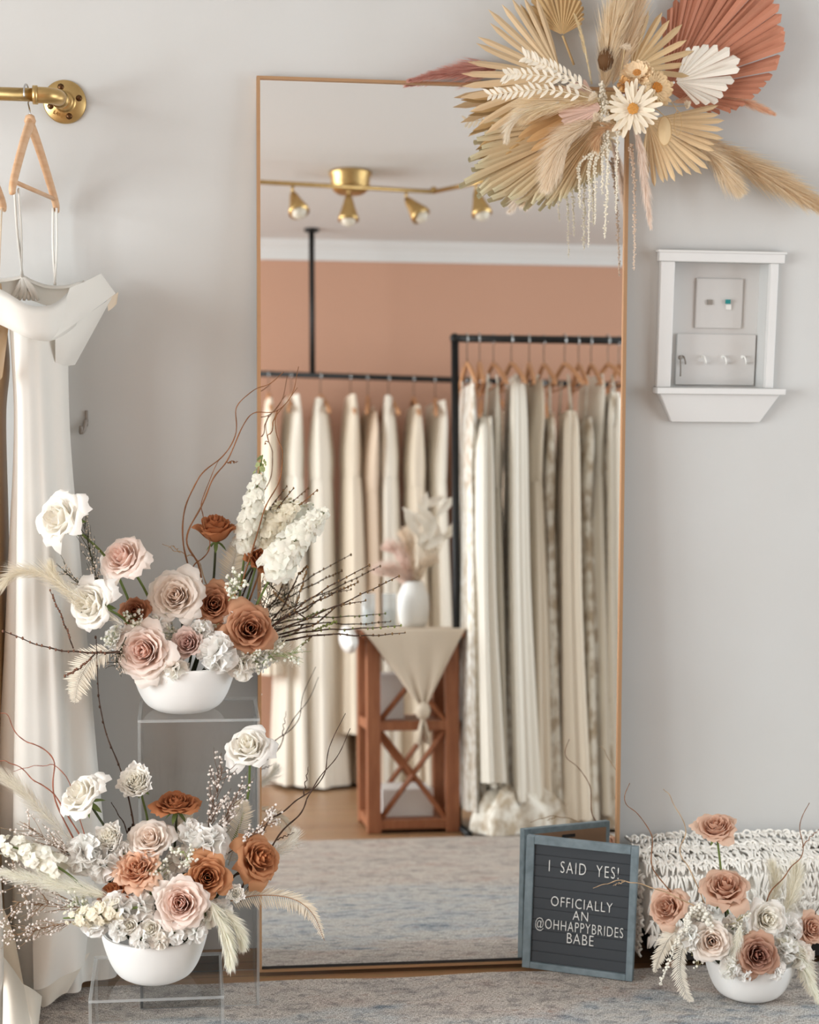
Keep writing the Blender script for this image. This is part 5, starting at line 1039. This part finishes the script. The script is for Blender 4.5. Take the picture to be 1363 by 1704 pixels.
# ---------------------------------------------------------------- dried arrangement on the top corner of the mirror
def palm(name, label, base, angs, n, y, col, tipcol=None, joined=.5, stem=None, tilt=0.0, pleat=.5, seed=0, cat_='dried palm leaf', cut=False, col2=None, cone=.0, blunt=.05):
    """fan palm: angs = [(angle deg, length px), ...] in the picture plane at depth y; pleated blades"""
    rnd = random.Random(seed); o = W(*base, y); k = K(y); t = thing(name, label, cat_, o); mb = MBuild()
    aa = [a for a, _ in angs]; ll = [l for _, l in angs]; A = np.linspace(aa[0], aa[-1], n + 1); sgn = 1 if aa[-1] > aa[0] else -1
    for i in range(n):
        am = math.radians((A[i] + A[i + 1])/2); hw = math.radians(abs(A[i + 1] - A[i])/2); order = np.argsort(aa); L = np.interp(math.degrees(am), np.array(aa)[order], np.array(ll)[order])*k*(rnd.uniform(.93, 1.04) if joined < .92 else rnd.uniform(.99, 1.01))
        rows, cs = [], []; am2 = am + math.radians(rnd.uniform(-2, 2)); bend = rnd.uniform(-.02, .05); c0 = np.clip(col*rnd.uniform(.88, 1.1), 0, 1)
        for v in (.03, .2, .45, joined, joined + (1 - joined)*.45, joined + (1 - joined)*.8, 1.0):
            f = max(0, (v - joined)/max(.001, 1 - joined)); am_ = am + (am2 - am)*f; wf = 1.0 if f <= 0 else (1 - .06*f/.45 if f < .46 else (.72 if f < .85 else max(blunt, .10))) if joined < .8 else max(blunt, 1 - f**1.7*.8)
            for u in (-1, 0, 1):
                r = L*v*(1 if (u == 0 or cut) else .985); hwid = math.tan(hw)*L*min(v, joined + .20*f, .80 if joined < .8 else 1)*wf
                x = r*math.cos(am_) - u*hwid*math.sin(am_); z = r*math.sin(am_) + u*hwid*math.cos(am_)
                dep = tilt*r + bend*L*v*v*1.5 - cone*r*v + (pleat*hwid if u else 0) - pleat*hwid*.5
                rows.append(o + RT*x + UP*z + FW*dep)
                cs.append(c0 if tipcol is None else c0*(1 - max(0, v - .8)/.2) + tipcol*(max(0, v - .8)/.2))
        mb.add(rows, gridf(7, 3), np.array(cs))
    mb.build('blade_fan', M_DRY, t, smooth=False)
    if stem is not None:
        mb = MBuild(); e = W(*stem, y + .01); tube(mb, cat([o + (o - e)*-.02, (o + e)/2, e], 8), .0028, col*.85, sides=8); mb.build('stem', M_WOODY, t)
    return t
SAND, KHAKI, TERRA, PINKP = S(216, 190, 154), S(192, 160, 118), S(196, 116, 88), S(224, 184, 166)
palm('palm_leaf', 'large terracotta red fan palm leaf at the top right of the mirror', (1110, 150), [(-34, 60), (-16, 118), (2, 158), (20, 200), (34, 222), (48, 228), (62, 205), (78, 165), (95, 110)], 30, -.045, S(202, 140, 114), joined=.985, blunt=.6, stem=(1040, 150), pleat=.9, seed=1, cone=.10)
palm('palm_leaf', 'wide sand coloured fan palm with loose pointed blades at the upper left', (935, 128), [(104, 120), (128, 152), (145, 152), (165, 154), (185, 160), (205, 166), (222, 150)], 15, -.075, SAND, joined=.45, seed=2, pleat=.55, tilt=-.05, cone=.1)
palm('palm_leaf', 'dark sand palm fragment standing behind the upper left fan', (925, 110), [(104, 112), (122, 116)], 3, -.05, KHAKI, joined=.6, seed=12)
palm('palm_leaf', 'small brown spade shaped palm leaf rising at the top edge', (936, 58), [(28, 34), (55, 58), (75, 74), (95, 84), (115, 84), (135, 72), (155, 46)], 17, -.065, S(200, 168, 122), joined=.95, stem=(955, 108), pleat=.9, seed=3)
palm('palm_leaf', 'sand coloured fan palm spreading up right beside the red leaf', (1050, 118), [(-10, 96), (8, 104), (22, 104), (40, 110), (56, 106), (72, 102), (92, 96)], 9, -.085, S(216, 188, 146), joined=.45, seed=4, pleat=.55, tilt=-.06)
palm('palm_leaf', 'white bleached pointed palm leaf in front of the red fan leaf', (1124, 136), [(-46, 46), (-25, 76), (-5, 88), (10, 104), (24, 118), (36, 100), (52, 78), (72, 58)], 13, -.105, S(244, 238, 226), joined=.95, stem=(1060, 165), pleat=.8, seed=5, cone=-.05)
palm('palm_leaf', 'broad khaki fan palm with green cut ends hanging over the mirror glass', (1002, 200), [(178, 185), (190, 205), (203, 238), (215, 222), (226, 190), (240, 150), (254, 110), (270, 84)], 30, -.085, S(206, 174, 134), tipcol=S(204, 196, 164), joined=.9, seed=6, pleat=.9, cut=True, blunt=.7, tilt=-.02)
palm('palm_leaf', 'brown loose bladed palm at the left behind the broad khaki fan', (945, 150), [(172, 172), (190, 172), (203, 172), (218, 172), (232, 150)], 7, -.06, S(190, 156, 108), joined=.4, seed=7, pleat=.5)
palm('palm_leaf', 'light sand fan palm with pointed tips at the lower right', (1078, 200), [(-100, 102), (-80, 112), (-62, 114), (-45, 122), (-30, 124), (-14, 124), (0, 126), (14, 120)], 18, -.09, S(222, 194, 154), joined=.66, seed=8, pleat=.7, tilt=-.04)
palm('palm_leaf', 'small dusty pink palm leaf at the centre of the dried arrangement', (1000, 180), [(118, 52), (140, 66), (160, 72), (180, 72), (205, 66), (232, 48)], 15, -.155, S(226, 196, 182), joined=.93, seed=9, pleat=.8)
palm('palm_leaf', 'tan wide palm scrap above the broad khaki fan', (985, 170), [(192, 120), (205, 130), (222, 118), (240, 100)], 6, -.11, S(206, 166, 118), joined=.8, seed=10, pleat=.5)
# plumes
plume('grass_plume', 'dusky red feather grass pointing left along the mirror top', [(830, 112), (790, 116), (740, 122), (682, 134)], -.045, 44, 2200, S(226, 180, 168), 401, cat_='dried grass', wid=.0013, spread=.75, fwd=1.1, lenprof=lambda t: 1.05 - .9*t, stemcol=S(150, 84, 66))
plume('grass_plume', 'sandy pampas plume rising straight up to the top edge', [(1005, 150), (1012, 90), (1022, 40), (1038, -12)], -.11, 52, 2600, S(244, 230, 206), 402, cat_='dried grass', wid=.0012)
plume('grass_plume', 'second sandy pampas plume beside the upright one', [(1020, 140), (1040, 80), (1052, 30), (1060, -5)], -.09, 48, 2000, S(242, 226, 202), 403, cat_='dried grass', wid=.0012)
plume('grass_plume', 'cream pampas plume spreading left over the sand fan', [(1000, 165), (950, 165), (905, 172), (868, 190)], -.15, 48, 2600, S(252, 238, 214), 404, cat_='dried grass', wid=.0012)
plume('grass_plume', 'white bunny tail grass hanging lower left of the sand fan', [(930, 170), (880, 182), (852, 205), (842, 234)], -.165, 24, 900, S(246, 238, 224), 405, cat_='dried grass', wid=.0009, spread=.6, fwd=1.0)
plume('grass_plume', 'tan pampas plume hanging over the broad khaki fan', [(990, 200), (950, 222), (928, 256), (908, 312)], -.16, 46, 2600, S(247, 235, 217), 406, cat_='dried grass', wid=.0012)
plume('grass_plume', 'pink pampas plume hanging straight down beside the mirror corner', [(1055, 205), (1066, 250), (1074, 310), (1083, 378)], -.13, 26, 1500, S(248, 236, 226), 407, cat_='dried grass', wid=.0012, spread=.55, fwd=1.1)
plume('grass_plume', 'long golden pampas plume sweeping right to the photo edge', [(1150, 225), (1220, 262), (1290, 300), (1380, 352)], -.06, 52, 4200, S(238, 220, 192), 408, cat_='dried grass', wid=.0011)
plume('grass_plume', 'short cream pampas plume under the long golden one', [(1130, 225), (1175, 250), (1205, 285), (1232, 318)], -.09, 42, 2000, S(245, 231, 208), 409, cat_='dried grass', wid=.0012)
plume('grass_plume', 'peach coloured grass plume pointing right below the red leaf', [(1120, 170), (1180, 160), (1235, 168), (1288, 190)], -.06, 22, 1300, S(246, 214, 188), 410, cat_='dried grass', wid=.0012, spread=.7)
plume('grass_plume', 'small pale plume tip showing below the khaki fan', [(900, 290), (870, 320), (848, 352)], -.05, 20, 400, S(242, 232, 220), 411, cat_='dried grass', wid=.0009)
plume('grass_plume', 'thin cream grass spike standing left of the upright pampas', [(985, 140), (975, 90), (965, 50), (956, 24)], -.13, 10, 400, S(238, 222, 188), 412, cat_='dried grass', wid=.0012, spread=.5)
plume('grass_plume', 'cream pampas filling the gap left of the daisy flowers', [(1040, 215), (1010, 212), (995, 228), (992, 246)], -.155, 26, 600, S(232, 204, 170), 413, cat_='dried grass', wid=.0012)
# bleached ruscus
def ruscus(label, pts, y, seed, n=15):
    rnd = random.Random(seed); P = cat([W(p[0], p[1], y) for p in pts], n + 2); T, _, _ = frames(P); t = thing('bleached_ruscus', label, 'dried leaf sprig', P[0]); mb = MBuild(); tube(mb, P, .0010, S(232, 220, 196), sides=5); mb.build('stem', M_WOODY, t); mb = MBuild()
    for i in range(2, n + 2):
        for s_ in (-1, 1): leaf(mb, P[i], nrm(np.cross(T[i], -FW))*s_*.8 + T[i]*.8 - FW*rnd.uniform(-.2, .7), -FW, 17*K(y)*rnd.uniform(.7, 1.2), 2.6*K(y), np.clip(S(246, 238, 222)*rnd.uniform(.92, 1.03), 0, 1), curl=rnd.uniform(-.1, .3))
    mb.build('leaf_sprig', M_DRY, t)
ruscus('bleached white leaf sprig pointing left, uppermost of three', [(985, 150), (940, 124), (905, 108), (876, 96)], -.16, 1)
ruscus('bleached white leaf sprig pointing left, middle of three', [(990, 155), (930, 130), (870, 124), (844, 124)], -.17, 2)
ruscus('bleached white leaf sprig pointing left, lowest of three', [(990, 165), (920, 150), (865, 152), (818, 158)], -.175, 3)
# straw flowers, tails, pods
def straw(label, px, py, r, y, axis, pc, cc, seed, n=18, wid=.16, layers=2, lift=.2, rc=.24):
    c = W(px, py, y); R = r*K(y); ax = RT*axis[0] + UP*axis[1] - FW*axis[2]; t = thing('straw_flower', label, 'dried flower', c); mb = MBuild(); daisy(mb, c, ax, R, pc, seed, n, lift, wid, layers); mb.build('petals', M_DRY, t)
    mb = MBuild(); rn = random.Random(seed); a_ = nrm(ax); t1, t2, _ = basis(ax)
    for i in range(60):
        th = i*2.4; rr = R*rc*math.sqrt(i/60); blob(mb, c + t1*rr*math.cos(th) + t2*rr*math.sin(th) + a_*R*(.14 + .06*(1 - (i/60))), R*.045, np.clip(cc*rn.uniform(.85, 1.1), 0, 1))
    mb.build('flower_centre', M_DRY, t)
    mb = MBuild(); tube(mb, cat([c, c - a_*.04, W(1030, 175, -.07)], 8), .0016, S(180, 150, 100), sides=5); mb.build('stem', M_WOODY, t)
straw('peach straw flower with orange centre, uppermost of the cluster', 1060, 124, 27, -.165, (-.1, .4, .9), S(248, 222, 184), S(220, 156, 88), 1, n=24, wid=.16, layers=3, lift=.22, rc=.3)
straw('round pale straw flower with orange centre at the right of the cluster', 1092, 147, 32, -.16, (.3, .1, .9), S(240, 214, 172), S(216, 146, 70), 2, n=26, wid=.17, layers=2, lift=.1, rc=.26)
straw('white daisy straw flower with long petals hanging lowest in the cluster', 1052, 182, 50, -.185, (.05, -.1, 1), S(246, 234, 212), S(222, 160, 84), 3, n=15, wid=.085, layers=2, lift=.15, rc=.155)
c = W(1038, 140, -.17); t = thing('billy_button', 'small round tan ball flower left of the pale straw flower', 'dried flower', c); mb = MBuild(); fluffball(mb, c, -FW, 12*K(-.17), S(226, 180, 122), 5, n=40, psize=.3, hemi=-.9); mb.build('bloom', M_DRY, t); mb = MBuild(); tube(mb, [c, W(1020, 175, -.08)], .0014, S(180, 150, 100), sides=5); mb.build('stem', M_WOODY, t)
def bunny(label, px, py, rx, ry, y, ang, stem, seed, col=S(246, 236, 220)):
    c = W(px, py, y); k = K(y); d = RT*math.cos(ang) + UP*math.sin(ang); t = thing('bunny_tail', label, 'dried grass', c); mb = MBuild(); hairs(mb, [c - d*rx*k*.7, c, c + d*rx*k*.7], 500, ry*k*.9, .0008, col, seed, spread=1.2, fwd=.5); mb.build('tuft', M_HAIR, t, smooth=False)
    mb = MBuild(); tube(mb, cat([c, W(*stem, y + .02), W(1025, 165, -.08)], 8), .0009, S(206, 182, 136), sides=5); mb.build('stem', M_WOODY, t)
bunny('white bunny tail at the top centre above the brown pod', 1040, 78, 12, 9, -.16, 0, (1035, 110), 1)
bunny('white bunny tail resting on the dusty pink leaf', 985, 162, 12, 9, -.185, .8, (995, 170), 2)
bunny('white bunny tail on a bare stem at the right of the white daisy', 1144, 176, 8, 9, -.14, 1.4, (1110, 176), 3)
bunny('white bunny tail hanging under the dusty pink leaf', 991, 197, 9, 11, -.18, 1.2, (1000, 185), 4)
c = W(1008, 100, -.12); t = thing('banksia_pod', 'dark brown fuzzy pod at the centre top of the dried arrangement', 'dried pod', c); mb = MBuild(); hairs(mb, [c - UP*.022, c, c + UP*.025 + RT*.006], 900, .022, .0011, S(134, 100, 66), 9, spread=1.1, fwd=.5, colv=.3); mb.build('bristle_head', M_HAIR, t, smooth=False); mb = MBuild(); blob(mb, c, .019, S(110, 78, 50), (1, 1, 1.4)); mb.build('core', M_DRY, t)
for i, (px, py, a_, lab) in enumerate(((1106, 218, 1.35, 'papery oval seed pod hanging at the right of the white daisy'), (1128, 205, 1.2, 'slim papery seed pod right of the oval one'))):
    c = W(px, py, -.155); t = thing('lunaria_pod', lab, 'dried pod', c); mb = MBuild(); k = K(-.155); rw, rh = ((11, 24), (6, 20))[i]; th = np.linspace(0, 2*PI, 24, endpoint=False)
    ring_ = lambda s_: np.array([c + (RT*rw*math.cos(q)*s_ + UP*rh*math.sin(q)*s_)*k for q in th])
    if i == 0: mb.add(np.concatenate([ring_(1), ring_(.5) - FW*.003, ring_(.02) - FW*.004]), gridf(3, 24, True), S(226, 200, 158))
    tube(mb, np.concatenate([ring_(1), ring_(1)[:2]]), .0010, S(206, 172, 126), sides=5); mb.build('pod', M_DRY, t)
    mb = MBuild(); tube(mb, cat([c + UP*rh*k, W(px - 20, py - 40, -.15), W(1060, 180, -.1)], 8), .0009, S(196, 164, 116), sides=5); mb.build('stem', M_WOODY, t)
for i, (xs, lab) in enumerate((
  ([(1000, 245), (966, 270), (964, 300), (966, 347)], 'shortest cream amaranth string, leftmost under the dried arrangement'), ([(1005, 240), (981, 270), (981, 330), (979, 412)], 'long cream amaranth string, second from the left'), ([(1008, 240), (990, 270), (991, 320), (990, 374)], 'cream amaranth string third from the left'),
  ([(1000, 140), (1003, 200), (1003, 260), (1002, 324)], 'cream amaranth string falling from the pink leaf'), ([(1006, 150), (1011, 230), (1010, 320), (1006, 398)], 'longest central cream amaranth string with hooked tip'), ([(1030, 152), (1028, 210), (1026, 290), (1025, 355)], 'cream amaranth string beside the mirror right edge'),
  ([(1050, 240), (1055, 300), (1056, 380), (1055, 450)], 'pinkish amaranth string hanging just outside the mirror frame'))):
    strand('amaranth_string', lab, xs, -.15 if i != 6 else -.12, 3.0 if i not in (3, 4) else 3.8, S(246, 238, 220) if i != 6 else S(232, 210, 190), 420 + i)

# ---------------------------------------------------------------- flowers in the vase the mirror shows
vt = vc + [0, 0, .165]
def mirror_plume(label, dx_, dy_, dz_, n, L, col, seed):
    P = [vt + [0, 0, -.02], vt + np.array([dx_*.45, dy_*.5, dz_*.7]), vt + np.array([dx_, dy_, dz_])]; t = thing('grass_plume', label, 'dried grass', vt); mb = MBuild(); tube(mb, cat(P, 10), .0015, col*.8, sides=5); mb.build('stem', M_WOODY, t)
    mb = MBuild(); hairs(mb, P, n, L, .003, col, seed, .9, .8); mb.build('plume', M_HAIR, t, smooth=False)
mirror_plume('pink pampas plume leaning left out of the mirrored vase', -.10, .0, .15, 900, .06, S(250, 234, 226), 501)
mirror_plume('pale pink pampas plume arching far left out of the mirrored vase', -.15, .03, .06, 900, .06, S(250, 236, 228), 502)
mirror_plume('cream pampas plume standing upright in the mirrored vase', -.03, -.04, .20, 700, .055, S(244, 232, 216), 503)
mirror_plume('cream pampas plume leaning right out of the mirrored vase', .08, .02, .10, 600, .05, S(246, 236, 222), 504)
for i, (dx_, dz_, lab) in enumerate(((.10, .27, 'tall white strap leaf at the upper right of the mirrored vase'), (.04, .30, 'white strap leaf pointing up left in the mirrored vase'), (.14, .20, 'lowest white strap leaf at the right of the mirrored vase'))):
    t = thing('bleached_leaf', lab, 'dried leaf', vt); mb = MBuild(); e = vt + np.array([dx_, -.02*i, dz_]); tube(mb, cat([vt + [0, 0, -.02], (vt + e)/2 + [.02, 0, 0], e], 8), .002, S(236, 226, 206), sides=5); mb.build('stem', M_WOODY, t)
    mb = MBuild()
    for q in range(5): leaf(mb, (vt + e)/2 + (e - vt)*.12*q, nrm(np.array([math.cos(q*1.3 + i), .2, .8 + .3*math.sin(q)])), np.array([0, 1.0, .2]), .10, .016, S(248, 242, 230), curl=.2)
    mb.build('leaf_blade', M_DRY, t)
